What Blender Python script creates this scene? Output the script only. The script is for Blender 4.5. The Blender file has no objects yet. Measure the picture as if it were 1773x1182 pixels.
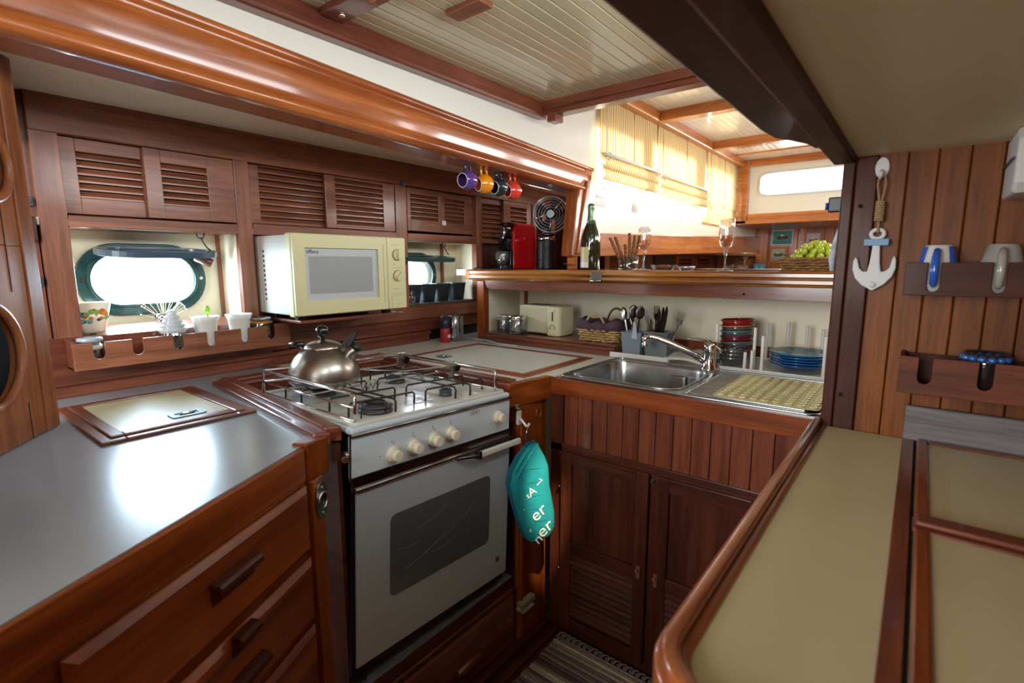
import bpy, math, random
from mathutils import Vector, Matrix
random.seed(7)
C = bpy.context.scene.collection
PI = math.pi
cos, sin = math.cos, math.sin

# ------------------------------------------------------------------ mesh helper
class M:
    def __init__(s):
        s.v = []; s.f = []; s.s = []
    def add(s, vs, fs, smooth=False):
        n = len(s.v); s.v += [tuple(p) for p in vs]
        for f in fs:
            s.f.append([i + n for i in f]); s.s.append(smooth)
        return n
    def mark(s): return len(s.v)
    def xf(s, n, mat):
        for i in range(n, len(s.v)): s.v[i] = tuple(mat @ Vector(s.v[i]))
    def box(s, x0, x1, y0, y1, z0, z1):
        if x0 > x1: x0, x1 = x1, x0
        if y0 > y1: y0, y1 = y1, y0
        if z0 > z1: z0, z1 = z1, z0
        return s.add([(x0,y0,z0),(x1,y0,z0),(x1,y1,z0),(x0,y1,z0),(x0,y0,z1),(x1,y0,z1),(x1,y1,z1),(x0,y1,z1)],
              [(3,2,1,0),(4,5,6,7),(0,1,5,4),(1,2,6,5),(2,3,7,6),(3,0,4,7)])
    def hexa(s, b, t):      # four bottom points, four top points
        return s.add(list(b) + list(t), [(3,2,1,0),(4,5,6,7),(0,1,5,4),(1,2,6,5),(2,3,7,6),(3,0,4,7)])
    def prism(s, poly, axis, a, b, smooth=False):
        def P(p, h):
            if axis == 'x': return (h, p[0], p[1])
            if axis == 'y': return (p[0], h, p[1])
            return (p[0], p[1], h)
        n = len(poly)
        k = s.add([P(p, a) for p in poly] + [P(p, b) for p in poly], [])
        s.f += [[k+i for i in range(n)][::-1], [k+n+i for i in range(n)]]; s.s += [False, False]
        for i in range(n):
            j = (i+1) % n
            s.f.append([k+i, k+j, k+n+j, k+n+i]); s.s.append(smooth)
        return k
    def holed(s, outer, inner, axis, a, b):   # matching loops
        def P(p, h):
            if axis == 'x': return (h, p[0], p[1])
            if axis == 'y': return (p[0], h, p[1])
            return (p[0], p[1], h)
        n = len(outer)
        k = s.add([P(p,a) for p in outer]+[P(p,a) for p in inner]+[P(p,b) for p in outer]+[P(p,b) for p in inner], [])
        for i in range(n):
            j = (i+1) % n
            for q, sm in (([k+i,k+j,k+n+j,k+n+i],False), ([k+2*n+i,k+3*n+i,k+3*n+j,k+2*n+j],False), ([k+i,k+2*n+i,k+2*n+j,k+j],False), ([k+n+i,k+n+j,k+3*n+j,k+3*n+i],True)):
                s.f.append(q); s.s.append(sm)
        return k
    def cyl(s, p0, p1, r0, r1=None, seg=16, caps=True):
        r1 = r0 if r1 is None else r1
        p0 = Vector(p0); p1 = Vector(p1); d = (p1-p0).normalized()
        a = d.orthogonal().normalized(); b = d.cross(a)
        vs = [p0 + (a*cos(2*PI*i/seg)+b*sin(2*PI*i/seg))*r0 for i in range(seg)] + [p1 + (a*cos(2*PI*i/seg)+b*sin(2*PI*i/seg))*r1 for i in range(seg)]
        k = s.add(vs, [(i,(i+1)%seg,seg+(i+1)%seg,seg+i) for i in range(seg)], True)
        if caps:
            s.f += [[k+i for i in range(seg)][::-1], [k+seg+i for i in range(seg)]]; s.s += [False, False]
        return k
    def tube(s, pts, r, seg=8, closed=False):
        pts = [Vector(p) for p in pts]; n = len(pts)
        rr = r if isinstance(r, (list, tuple)) else [r]*n
        ts = []
        for i in range(n):
            if closed: t = pts[(i+1)%n]-pts[i-1]
            else: t = pts[min(i+1,n-1)]-pts[max(i-1,0)]
            ts.append(t.normalized())
        a = ts[0].orthogonal().normalized()
        k = len(s.v)
        for i in range(n):
            a = (a - ts[i]*a.dot(ts[i])).normalized(); b = ts[i].cross(a)
            for j in range(seg):
                th = 2*PI*j/seg
                s.v.append(tuple(pts[i] + (a*cos(th)+b*sin(th))*rr[i]))
        for i in range(n if closed else n-1):
            i2 = (i+1) % n
            for j in range(seg):
                j2 = (j+1) % seg
                s.f.append([k+i*seg+j, k+i*seg+j2, k+i2*seg+j2, k+i2*seg+j]); s.s.append(True)
        if not closed:
            s.f += [[k+j for j in range(seg)][::-1], [k+(n-1)*seg+j for j in range(seg)]]; s.s += [False, False]
        return k
    def lathe(s, prof, c=(0,0,0), seg=28, sx=1, sy=1):
        k = len(s.v); n = len(prof)
        for r, z in prof:
            for j in range(seg):
                th = 2*PI*j/seg
                s.v.append((c[0]+r*cos(th)*sx, c[1]+r*sin(th)*sy, c[2]+z))
        for i in range(n-1):
            for j in range(seg):
                j2 = (j+1) % seg
                s.f.append([k+i*seg+j, k+i*seg+j2, k+(i+1)*seg+j2, k+(i+1)*seg+j]); s.s.append(True)
        if prof[0][0] > 1e-5: s.f.append([k+j for j in range(seg)][::-1]); s.s.append(False)
        if prof[-1][0] > 1e-5: s.f.append([k+(n-1)*seg+j for j in range(seg)]); s.s.append(False)
        return k
    def ball(s, c, r, seg=16, sx=1, sy=1, sz=1):
        return s.lathe([(r*sin(PI*i/8)+1e-6*(i in (0,8)), -r*cos(PI*i/8)*sz) for i in range(9)], c, seg, sx, sy)
    def build(s, name, mat, parent=None, bev=0, label=None, mods=None):
        me = bpy.data.meshes.new(name)
        if parent is not None:
            org = ORG[parent]
        else:
            xs = [p[0] for p in s.v]; ys = [p[1] for p in s.v]; zs = [p[2] for p in s.v]
            org = Vector(((min(xs)+max(xs))/2, (min(ys)+max(ys))/2, min(zs)))
        me.from_pydata([tuple(Vector(p)-org) for p in s.v], [], s.f)
        me.polygons.foreach_set('use_smooth', s.s)
        me.update()
        o = bpy.data.objects.new(name, me); C.objects.link(o)
        me.materials.append(mat)
        ORG[o] = org
        if parent is not None: o.parent = parent
        else: o.location = org
        if bev:
            b = o.modifiers.new('bevel', 'BEVEL'); b.width = bev; b.segments = 2; b.limit_method = 'ANGLE'; b.angle_limit = math.radians(50)
        if label: o['label'] = label
        return o
ORG = {}
def thing(name, label, cat, loc=(0,0,0), rotz=None, group=None):
    o = bpy.data.objects.new(name, None); C.objects.link(o)
    o.empty_display_size = .05
    o.location = loc
    if rotz is not None: o.rotation_euler = (0,0,rotz)
    o['label'] = label; o['category'] = cat
    if group: o['group'] = group
    ORG[o] = Vector(loc) if rotz is None else Vector((0,0,0))
    return o
def tag(o, label, cat, group=None):
    o['label'] = label; o['category'] = cat
    if group: o['group'] = group
    return o
def struct(o):
    o['kind'] = 'structure'; return o
def dup(root, loc, rotz=0, label=None, group=None, mats=None):
    r = root.copy(); C.objects.link(r); r.location = loc; r.rotation_euler = (0,0,rotz)
    if label: r['label'] = label
    if group: r['group'] = group
    for ch in list(root.children):
        c = ch.copy(); C.objects.link(c); c.parent = r
        if mats and ch.name.split('.')[0] in mats:
            c.data = ch.data.copy(); c.data.materials[0] = mats[ch.name.split('.')[0]]
        for g in ch.children:
            d = g.copy(); C.objects.link(d); d.parent = c
    return r
def text(name, body, size, mat, parent, mw, extrude=.0004, label=None):
    cu = bpy.data.curves.new('txt', 'FONT'); cu.body = body; cu.size = size; cu.extrude = extrude
    cu.align_x = 'CENTER'; cu.align_y = 'CENTER'
    t = bpy.data.objects.new('txt', cu); C.objects.link(t)
    dg = bpy.context.evaluated_depsgraph_get(); dg.update()
    me = bpy.data.meshes.new_from_object(t.evaluated_get(dg))
    bpy.data.objects.remove(t)
    me.transform(Matrix.Translation(-ORG[parent]) @ mw)
    me.materials.clear(); me.materials.append(mat)
    o = bpy.data.objects.new(name, me); C.objects.link(o); o.parent = parent; ORG[o] = ORG[parent]
    if label: o['label'] = label
    return o
def frame_mat(o, xdir, ydir):     # local x,y,z axes -> world
    x = Vector(xdir).normalized(); y = Vector(ydir); y = (y - x*y.dot(x)).normalized(); z = x.cross(y)
    m = Matrix((x, y, z)).transposed().to_4x4(); m.translation = Vector(o); return m
def sdf_r(hx, hy, r, x, y):
    qx, qy = abs(x)-(hx-r), abs(y)-(hy-r)
    return math.hypot(max(qx,0), max(qy,0)) + min(max(qx,qy),0) - r
def rr_loop(cx, cy, hx, hy, r, angs):
    out = []
    for a in angs:
        lo, hi = 0, 4
        for _ in range(40):
            m = (lo+hi)/2
            if sdf_r(hx, hy, r, m*cos(a), m*sin(a)) < 0: lo = m
            else: hi = m
        out.append((cx+lo*cos(a), cy+lo*sin(a)))
    return out
def hole_loops(rect, hole, n=48):    # rect (a0,a1,b0,b1); hole (cx,cy,hx,hy,r)
    a0,a1,b0,b1 = rect; cx,cy,hx,hy,r = hole
    angs = sorted([2*PI*i/n for i in range(n)] + [math.atan2(b-cy, a-cx) % (2*PI) for a in (a0,a1) for b in (b0,b1)])
    out = []
    for t in angs:
        dx, dy = cos(t), sin(t); m = 1e9
        if dx > 1e-9: m = min(m, (a1-cx)/dx)
        if dx < -1e-9: m = min(m, (a0-cx)/dx)
        if dy > 1e-9: m = min(m, (b1-cy)/dy)
        if dy < -1e-9: m = min(m, (b0-cy)/dy)
        out.append((cx+m*dx, cy+m*dy))
    return out, rr_loop(cx, cy, hx, hy, r, angs)
def rrect(x0, x1, y0, y1, r, n=5):
    out = []
    for cx, cy, a in ((x1-r,y1-r,0),(x0+r,y1-r,90),(x0+r,y0+r,180),(x1-r,y0+r,270)):
        for i in range(n+1):
            t = math.radians(a+90*i/n); out.append((cx+r*cos(t), cy+r*sin(t)))
    return out

# ------------------------------------------------------------------ materials
def lin(h):
    h = h.lstrip('#'); c = [int(h[i:i+2],16)/255 for i in (0,2,4)]
    return tuple(x/12.92 if x <= .04045 else ((x+.055)/1.055)**2.4 for x in c) + (1,)
def newmat(name):
    m = bpy.data.materials.new(name); m.use_nodes = True
    nt = m.node_tree; return m, nt, nt.nodes['Principled BSDF']
def plain(name, col, rough=.5, metal=0, coat=0, noise=0, nscale=40, spec=.5, trans=0, bump=0, alpha=1, emis=0):
    m, nt, p = newmat(name)
    c = lin(col)
    p.inputs['Base Color'].default_value = c
    p.inputs['Roughness'].default_value = rough; p.inputs['Metallic'].default_value = metal
    p.inputs['Coat Weight'].default_value = coat; p.inputs['Coat Roughness'].default_value = .08
    p.inputs['Specular IOR Level'].default_value = spec
    p.inputs['Transmission Weight'].default_value = trans
    if emis:
        p.inputs['Emission Color'].default_value = c; p.inputs['Emission Strength'].default_value = emis
    tc = nt.nodes.new('ShaderNodeTexCoord')
    n = nt.nodes.new('ShaderNodeTexNoise'); n.inputs['Scale'].default_value = nscale; n.inputs['Detail'].default_value = 4
    nt.links.new(tc.outputs['Object'], n.inputs['Vector'])
    if noise:
        r = nt.nodes.new('ShaderNodeValToRGB')
        r.color_ramp.elements[0].position = .3; r.color_ramp.elements[1].position = .7
        r.color_ramp.elements[0].color = tuple(x*(1-noise) for x in c[:3]) + (1,)
        r.color_ramp.elements[1].color = tuple(min(1, x*(1+noise*.5)) for x in c[:3]) + (1,)
        nt.links.new(n.outputs['Fac'], r.inputs['Fac']); nt.links.new(r.outputs['Color'], p.inputs['Base Color'])
    if bump:
        b = nt.nodes.new('ShaderNodeBump'); b.inputs['Strength'].default_value = bump; b.inputs['Distance'].default_value = .002
        nt.links.new(n.outputs['Fac'], b.inputs['Height']); nt.links.new(b.outputs['Normal'], p.inputs['Normal'])
    return m
def wood(name, a, b, axis='y', rough=.35, coat=.4, sc=1.0, cr=.12, spec=.4, streak=1.0):
    m, nt, p = newmat(name)
    tc = nt.nodes.new('ShaderNodeTexCoord'); mp = nt.nodes.new('ShaderNodeMapping')
    s = [28*sc]*3; s['xyz'.index(axis)] = 1.6*sc
    mp.inputs['Scale'].default_value = s
    oi = nt.nodes.new('ShaderNodeObjectInfo')
    nt.links.new(tc.outputs['Object'], mp.inputs['Vector'])
    nt.links.new(oi.outputs['Random'], mp.inputs['Location'])
    n1 = nt.nodes.new('ShaderNodeTexNoise'); n1.inputs['Scale'].default_value = 1.0; n1.inputs['Detail'].default_value = 6; n1.inputs['Distortion'].default_value = .5
    n2 = nt.nodes.new('ShaderNodeTexNoise'); n2.inputs['Scale'].default_value = 7; n2.inputs['Detail'].default_value = 3
    n3 = nt.nodes.new('ShaderNodeTexNoise'); n3.inputs['Scale'].default_value = 5; n3.inputs['Detail'].default_value = 2
    nt.links.new(mp.outputs[0], n1.inputs['Vector']); nt.links.new(mp.outputs[0], n2.inputs['Vector']); nt.links.new(tc.outputs['Object'], n3.inputs['Vector'])
    r = nt.nodes.new('ShaderNodeValToRGB')
    r.color_ramp.elements[0].position = .34; r.color_ramp.elements[0].color = lin(b)
    r.color_ramp.elements[1].position = .66; r.color_ramp.elements[1].color = lin(a)
    nt.links.new(n1.outputs['Fac'], r.inputs['Fac'])
    mx = nt.nodes.new('ShaderNodeMix'); mx.data_type = 'RGBA'; mx.blend_type = 'MULTIPLY'
    r2 = nt.nodes.new('ShaderNodeValToRGB'); r2.color_ramp.elements[0].position = .38; r2.color_ramp.elements[0].color = (.55,.5,.48,1); r2.color_ramp.elements[1].position = .55
    nt.links.new(n2.outputs['Fac'], r2.inputs['Fac'])
    mx.inputs[0].default_value = .45*streak
    nt.links.new(r.outputs['Color'], mx.inputs[6]); nt.links.new(r2.outputs['Color'], mx.inputs[7])
    mx2 = nt.nodes.new('ShaderNodeMix'); mx2.data_type = 'RGBA'; mx2.blend_type = 'MULTIPLY'; mx2.inputs[0].default_value = .4
    r3 = nt.nodes.new('ShaderNodeValToRGB'); r3.color_ramp.elements[0].position = .35; r3.color_ramp.elements[0].color = (.6,.55,.55,1); r3.color_ramp.elements[1].position = .65
    nt.links.new(n3.outputs['Fac'], r3.inputs['Fac'])
    nt.links.new(mx.outputs[2], mx2.inputs[6]); nt.links.new(r3.outputs['Color'], mx2.inputs[7])
    nt.links.new(mx2.outputs[2], p.inputs['Base Color'])
    p.inputs['Roughness'].default_value = rough; p.inputs['Coat Weight'].default_value = coat; p.inputs['Coat Roughness'].default_value = cr
    p.inputs['Specular IOR Level'].default_value = spec
    bp = nt.nodes.new('ShaderNodeBump'); bp.inputs['Strength'].default_value = .08; bp.inputs['Distance'].default_value = .002
    nt.links.new(n2.outputs['Fac'], bp.inputs['Height']); nt.links.new(bp.outputs['Normal'], p.inputs['Normal'])
    return m
def glass(name, tint='#ffffff', gl=.12, rough=.02, dens=0):
    m = bpy.data.materials.new(name); m.use_nodes = True; nt = m.node_tree; nt.nodes.clear()
    o = nt.nodes.new('ShaderNodeOutputMaterial'); mix = nt.nodes.new('ShaderNodeMixShader')
    t = nt.nodes.new('ShaderNodeBsdfTransparent'); g = nt.nodes.new('ShaderNodeBsdfGlossy')
    lw = nt.nodes.new('ShaderNodeLayerWeight'); lw.inputs['Blend'].default_value = .25
    mr = nt.nodes.new('ShaderNodeMapRange'); mr.inputs['To Min'].default_value = gl; mr.inputs['To Max'].default_value = .45
    nt.links.new(lw.outputs['Facing'], mr.inputs['Value']); nt.links.new(mr.outputs[0], mix.inputs[0])
    t.inputs[0].default_value = lin(tint); g.inputs['Roughness'].default_value = rough
    nt.links.new(t.outputs[0], mix.inputs[1]); nt.links.new(g.outputs[0], mix.inputs[2]); nt.links.new(mix.outputs[0], o.inputs[0])
    return m
W = {}
for ax in 'xyz':
    W['mah'+ax] = wood('mahogany '+ax, '#a3674a', '#774530', ax, .4, .25)          # satin mahogany
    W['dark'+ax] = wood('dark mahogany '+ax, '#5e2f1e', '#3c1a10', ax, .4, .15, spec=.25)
    W['deep'+ax] = wood('deep brown wood '+ax, '#5a2d1e', '#3f1d13', ax, .5, .05, spec=.2)
    W['var'+ax] = wood('varnished mahogany '+ax, '#bd6c34', '#93481c', ax, .28, .9, .8, .1)
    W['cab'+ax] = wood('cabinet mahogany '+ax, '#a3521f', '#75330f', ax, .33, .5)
    W['teak'+ax] = wood('honey teak '+ax, '#cf8340', '#aa5f24', ax, .35, .5)
    W['red'+ax] = wood('red mahogany '+ax, '#8d4e36', '#633020', ax, .3, .6)
W['bulkz'] = wood('bulkhead boards', '#8c4f1e', '#683810', 'z', .5, .03, cr=.3, spec=.25)
W['nearz'] = wood('near panel boards', '#a8663c', '#83492a', 'z', .45, .15, cr=.25, spec=.3)
W['stripe'] = wood('striped bar edge', '#c98434', '#6b340f', 'x', .3, .8, 1.6)
W['grey'] = wood('weathered grey wood', '#8f8a8a', '#6c6868', 'x', .6, .1)
cream = plain('cream paint', '#ddd6b8', .45, coat=.1, noise=.06, nscale=6)
creamwall = plain('cream hull liner', '#eee7cb', .5, noise=.08, nscale=5)
white = plain('white gloss paint', '#e6e6dc', .25, coat=.4)
ceilcream = plain('cream ceiling boards', '#cfc9aa', .22, coat=.5)
soffit = plain('beige overhead liner', '#e2d4ac', .5, noise=.06, nscale=4)
lamin = plain('grey cream laminate', '#85888c', .24, noise=.05, nscale=8, spec=.5)
laminY = plain('yellowed cream laminate', '#cfc29c', .4, noise=.07, nscale=4)
laminW = plain('white laminate', '#dedfd4', .28, noise=.03)
enamel = plain('white enamel', '#c6d2d8', .25, coat=.3)
hobw = plain('white hob enamel', '#d6d6cc', .22, coat=.4, noise=.08, nscale=9)
steel = plain('brushed steel', '#a39d94', .3, 1, noise=.12, nscale=25)
chrome = plain('chrome', '#d8d8d8', .1, 1)
sinksteel = plain('sink steel', '#b6b8b8', .24, 1, noise=.08, nscale=30)
iron = plain('black pan support iron', '#2a2523', .45, .3)
black = plain('black plastic', '#151517', .4)
blackg = plain('gloss black plastic', '#121214', .15, coat=.5)
dgrey = plain('dark grey', '#3a3a3e', .4)
void = plain('dark recess', '#0d0807', .9)  # near-black tone painted in for the shade inside openings and holes
ovglass = plain('dark oven glass', '#565b60', .12, coat=.6)
knobm = plain('cream knob plastic', '#dcd5be', .35)
mwm = plain('yellowed microwave plastic', '#dcd8a8', .38, coat=.1)
mwside = plain('microwave side paint', '#cfcabd', .4)
mwglass = plain('grey microwave window', '#a3a9a8', .25, noise=.1, nscale=300)
mwband = plain('pale window band', '#c3c8cb', .25)
port = plain('dark green porthole plastic', '#1d4a48', .3, coat=.4)
portb = plain('blue grey porthole lid', '#3c5468', .3, coat=.4)
redp = plain('glossy red plastic', '#c4141c', .2, coat=.7)
teal = plain('teal quilted cotton', '#0d8f98', .85, noise=.15, nscale=30, bump=.4)
whitec = plain('white print', '#e8f4f2', .8)
ceram = plain('white ceramic', '#e3e1da', .25, coat=.4)
wplast = plain('white plastic', '#dddbd6', .4)
gplast = plain('grey plastic', '#7c868f', .45)
clearg = glass('clear glass')
smokeg = glass('jar glass', '#e6ecec', .18)
panem = glass('window glass', '#ffffff', .04)
# ================================================================== SETTING
def sbox(name, mat, *a, bev=0, label=None):
    m = M(); m.box(*a); return struct(m.build(name, mat, None, bev))

# floor with boards
m = M()
for i in range(30):
    x = -2.1 + i*.125
    m.box(x, x+.122, -1.6, 5.7, -.03, 0)
struct(m.build('floor', W['darky'], None, .002))

# hull side with two oval portholes (plane x = -2.0)
XH = -2.0
PORTS = [(.572, 1.243, .182, .114, .112), (1.665, 1.235, .2, .112, .11)]     # outer ring: cy, cz, hy, hz, r
m = M()
edges = [-.6, 1.15, 2.75]
for (cy, cz, hy, hz, r), (y0, y1) in zip(PORTS, ((-.6,1.15),(1.15,2.75))):
    o_, i_ = hole_loops((y0, y1, .9, 1.9), (cy, cz, hy-.035, hz-.03, r-.03))
    m.holed(o_, i_, 'x', XH-.05, XH)
m.box(XH-.05, XH, -.6, 2.75, 0, .9)
m.box(XH-.05, XH, 2.75, 5.7, 0, 1.9)
struct(m.build('wall_left', creamwall))

def porthole(n, cy, cz, hy, hz, r, lid_drop, lid_mat, with_tube):
    w = bpy.data.objects.new('window_%d' % n, None); C.objects.link(w); w.location = (XH, cy, cz); w['kind'] = 'structure'; ORG[w] = Vector((XH, cy, cz))
    N = 56; angs = [2*PI*i/N for i in range(N)]
    m = M()
    m.holed(rr_loop(cy,cz,hy,hz,r,angs), rr_loop(cy,cz,hy-.036,hz-.033,r-.033,angs), 'x', XH, XH+.014)
    m.holed(rr_loop(cy,cz,hy-.028,hz-.026,r-.026,angs), rr_loop(cy,cz,hy-.038,hz-.036,r-.036,angs), 'x', XH, XH+.026)
    m.build('window_frame', port, w, .003)
    m = M()
    for s_ in (-1, 1):
        m.cyl((XH+.013, cy+s_*(hy-.017), cz), (XH+.017, cy+s_*(hy-.017), cz), .006, seg=10)
    m.build('screw', chrome, w)
    m = M(); m.prism(rr_loop(cy,cz,hy-.034,hz-.032,r-.032,angs), 'x', XH-.012, XH-.006); m.build('window_pane', panem, w)
    # raised opening light held up by a hook
    m = M(); k = m.mark()
    lz, ly = .19, hy-.02
    m.holed(rr_loop(0,0,ly,lz/2,lz/2-.002,angs), rr_loop(0,0,ly-.03,lz/2-.028,lz/2-.03,angs), 'z', 0, .018)
    m.box(-.002, .002, 0, .001, 0, .001)
    mm = Matrix.Translation((XH+.03+lz/2*0.96, cy+.012, cz+hz-.038+lid_drop)) @ Matrix.Rotation(math.radians(6), 4, 'Y') @ Matrix.Rotation(math.radians(90), 4, 'Z')
    m.xf(k, mm)
    lid = m.build('opening_light', lid_mat, w, .003)
    m = M(); k = m.mark()
    m.prism(rr_loop(0,0,ly-.026,lz/2-.024,lz/2-.026,angs), 'z', .006, .011); m.xf(k, mm); m.build('lid_glass', glass('lid glass %d' % n, '#9fb0b4', .15), w)
    # hinge lugs, wing nut and hook
    m = M()
    for dy in (-.09, .09): m.cyl((XH+.02, cy+dy-.016, cz+hz-.03), (XH+.02, cy+dy+.016, cz+hz-.03), .008, seg=10)
    m.build('hinge', port, w)
    m = M()
    m.cyl((XH+.014, cy+.015, cz-hz+.004), (XH+.034, cy+.015, cz-hz+.004), .004, seg=8)
    m.box(XH+.016, XH+.03, cy+.003, cy+.027, cz-hz+.008, cz-hz+.016)
    m.box(XH+.018, XH+.024, cy+.012, cy+.018, cz-hz-.012, cz-hz+.006)
    m.build('latch', port, w, .001)
    hy0 = cy+hy-.045
    m = M()
    m.tube([(XH+.12, hy0-.012, 1.398), (XH+.12, hy0-.012, 1.385), (XH+.12, hy0-.006, 1.376), (XH+.12, hy0+.006, 1.376), (XH+.12, hy0+.01, 1.385), (XH+.12, hy0+.01, 1.398)], .0022, 6)
    m.tube([(XH+.12, hy0, 1.379), (XH+.122, hy0+.004, 1.365), (XH+.126, hy0+.014, 1.345), (XH+.13, hy0+.024, 1.336)], .0025, 6)
    m.build('hook', dgrey, w)
    if with_tube:
        m = M(); m.cyl((XH+.06, hy0+.0, cz+.075), (XH+.075, hy0+.045, cz+.05), .016, seg=14); m.build('knob', plain('brown knob', '#5d3f33', .3, coat=.4), w, .002)
    return w
porthole(1, *PORTS[0], 0.0, portb, True)
porthole(2, *PORTS[1], 0.0, port, False)

# window sills / reveals between hull and cabinet face, cream
m = M()
m.box(-2.0, -1.86, .81, .86, 1.0, 1.41)          # right reveal of first window
m.box(-2.0, -1.86, 2.02, 2.06, 1.0, 1.41)
m.box(-2.0, -1.86, 1.47, 1.5, 1.0, 1.41)
m.box(-2.0, -1.86, .3, .34, 1.0, 1.41)
m.box(-2.0, -1.84, .3, 2.06, 1.395, 1.415)
struct(m.build('trim_1', creamwall, None, .002))
m = M()
m.box(-1.999, -1.985, .80, .812, 1.09, 1.395); m.box(-1.999, -1.985, 1.905, 1.918, 1.09, 1.395)
m.box(-2.0, -1.85, .34, .81, 1.393, 1.397)
struct(m.build('trim_2', W['mahz']))
m = M()
m.box(-2.0, -1.84, .3, 2.06, 1.055, 1.085)        # window shelf behind the fascia
m.hexa([(-1.93,.40,1.085),(-1.85,.36,1.085),(-1.85,.86,1.085),(-1.93,.80,1.085)], [(-1.93,.40,1.108),(-1.85,.40,1.090),(-1.85,.80,1.090),(-1.93,.80,1.108)])
m.box(-1.925, -1.85, 1.56, 2.0, 1.085, 1.1)
struct(m.build('trim_3', W['mahy'], None, .002))
m = M()      # face frame: stiles and rails (plane x=-1.85)
for y0, y1, z0, z1 in ((.305,.365,1.0,1.64),(.812,.862,1.09,1.64),(1.49,1.553,1.09,1.64),(2.014,2.06,1.0,1.70)):
    m.box(-1.872, -1.838, y0, y1, z0, z1)
for y0, y1 in ((.862,1.49),):
    m.box(-1.89, -1.866, y0, y1, 1.09, 1.4)          # panel behind the microwave
struct(m.build('trim_4', W['mahz'], None, .002))
m = M()
m.box(-1.872, -1.834, .305, 2.9, 1.636, 1.74)        # top rail
m.box(-1.870, -1.836, .366, .811, 1.392, 1.425)
m.box(-1.870, -1.836, .863, 1.489, 1.392, 1.43)
m.box(-1.870, -1.836, 1.554, 2.013, 1.392, 1.43)
m.box(-1.870, -1.828, .90, 2.06, 1.035, 1.09)        # fascia under the microwave
struct(m.build('trim_5', W['mahy'], None, .003))
m = M()      # stepped backsplash under the windows
m.box(-1.90, -1.842, .28, 2.06, .975, 1.035)
m.box(-1.90, -1.835, .28, .90, .965, 1.09)
m.box(-1.90, -1.848, .28, 1.68, .92, .973)
m.box(-1.86, -1.836, .28, 1.68, .955, .972)
struct(m.build('trim_6', W['redy'], None, .003))
sbox('opening_shade', void, -1.99, -1.88, 1.68, 2.06, .92, 1.035)  # black block painted as the shade of the opening below the window
# strip of hull framing seen past the tall panel, with its small catches
m = M(); m.box(-1.90, -1.86, .15, .305, .92, 1.9); struct(m.build('trim_8', W['mahz']))

# overhead beige soffit from the lockers to the big beam
m = M()
m.hexa([(-2.0,.10,1.742),(-1.36,.10,1.71),(-1.36,2.9,1.63),(-2.0,2.9,1.742)], [(-2.0,.10,1.77),(-1.36,.10,1.74),(-1.36,2.9,1.67),(-2.0,2.9,1.77)])
struct(m.build('ceiling', plain('grey beige soffit', '#eee2cc', .6, noise=.08, nscale=5)))
m = M(); m.hexa([(-2.0,.24,1.6),(-1.36,.14,1.6),(-1.36,.17,1.6),(-2.0,.30,1.6)], [(-2.0,.24,1.8),(-1.36,.14,1.75),(-1.36,.17,1.75),(-2.0,.30,1.8)])
struct(m.build('trim_9', W['darkz']))

# ---------------- big varnished beam with its turned-down end
def section(z0, h):
    k = h/.14
    s = [(-1.40,0),(-1.312,0),(-1.293,.004),(-1.284,.014),(-1.284,.023),(-1.290,.030),(-1.295,.034),(-1.293,.045),(-1.290,.065),(-1.289,.085),(-1.291,.105),(-1.295,.114),(-1.288,.118),(-1.284,.127),(-1.289,.136),(-1.305,.14),(-1.40,.14)]
    return [(x, z0+z*k) for x, z in s]
m = M(); st = []
ys = [-.5, .25, .8, 1.3, 1.8, 2.2, 2.262]
for y in ys:
    z0 = 1.688-.031*(y-.25); h = .160-.018*(y-.25)
    st.append([(x, y - (.06 if y > 2.25 else 0)*(1-(z-z0)/h), z) for x, z in section(z0, h)])
n = len(st[0]); k = m.add([p for s_ in st for p in s_], [])
for i in range(len(ys)-1):
    for j in range(n):
        j2 = (j+1) % n
        m.f.append([k+i*n+j, k+i*n+j2, k+(i+1)*n+j2, k+(i+1)*n+j]); m.s.append(j not in (0, n-1, n-2))
m.f += [[k+i for i in range(n)], [k+(len(ys)-1)*n+i for i in range(n)][::-1]]; m.s += [False, False]
struct(m.build('trim_10', W['vary']))
m = M()     # turned-down end
m.prism([(2.085,1.325),(2.165,1.325),(2.262,1.74),(2.19,1.74),(2.135,1.64),(2.12,1.60)], 'x', -1.36, -1.29)
m.prism([(2.105,1.335),(2.145,1.335),(2.225,1.68),(2.185,1.68)], 'x', -1.30, -1.278)
struct(m.build('trim_11', W['varz'], None, .008))
m = M()      # side panel of the niche and its foot
m.hexa([(-1.33,2.13,1.33),(-1.31,2.16,1.33),(-1.62,2.62,1.33),(-1.64,2.6,1.33)], [(-1.33,2.19,1.68),(-1.31,2.22,1.68),(-1.62,2.62,1.68),(-1.64,2.6,1.68)])
struct(m.build('trim_12', W['redz']))
m = M()
m.hexa([(-1.33,2.10,1.262),(-1.30,2.14,1.262),(-1.60,2.60,1.262),(-1.64,2.58,1.262)], [(-1.33,2.10,1.335),(-1.30,2.14,1.335),(-1.60,2.60,1.335),(-1.64,2.58,1.335)])
m.hexa([(-1.32,2.09,1.285),(-1.29,2.12,1.285),(-1.56,2.50,1.285),(-1.60,2.48,1.285)], [(-1.32,2.09,1.295),(-1.29,2.12,1.295),(-1.56,2.50,1.295),(-1.60,2.48,1.295)])
struct(m.build('trim_13', W['teakx'], None, .003))
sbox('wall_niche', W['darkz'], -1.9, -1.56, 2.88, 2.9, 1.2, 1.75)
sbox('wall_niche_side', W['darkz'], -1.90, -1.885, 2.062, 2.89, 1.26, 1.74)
m = M()
for y in (2.5, 2.6, 2.7): m.box(-1.86, -1.83, y, y+.04, 1.26, 1.64)
struct(m.build('trim_14', W['mahz'], None, .002))

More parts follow.
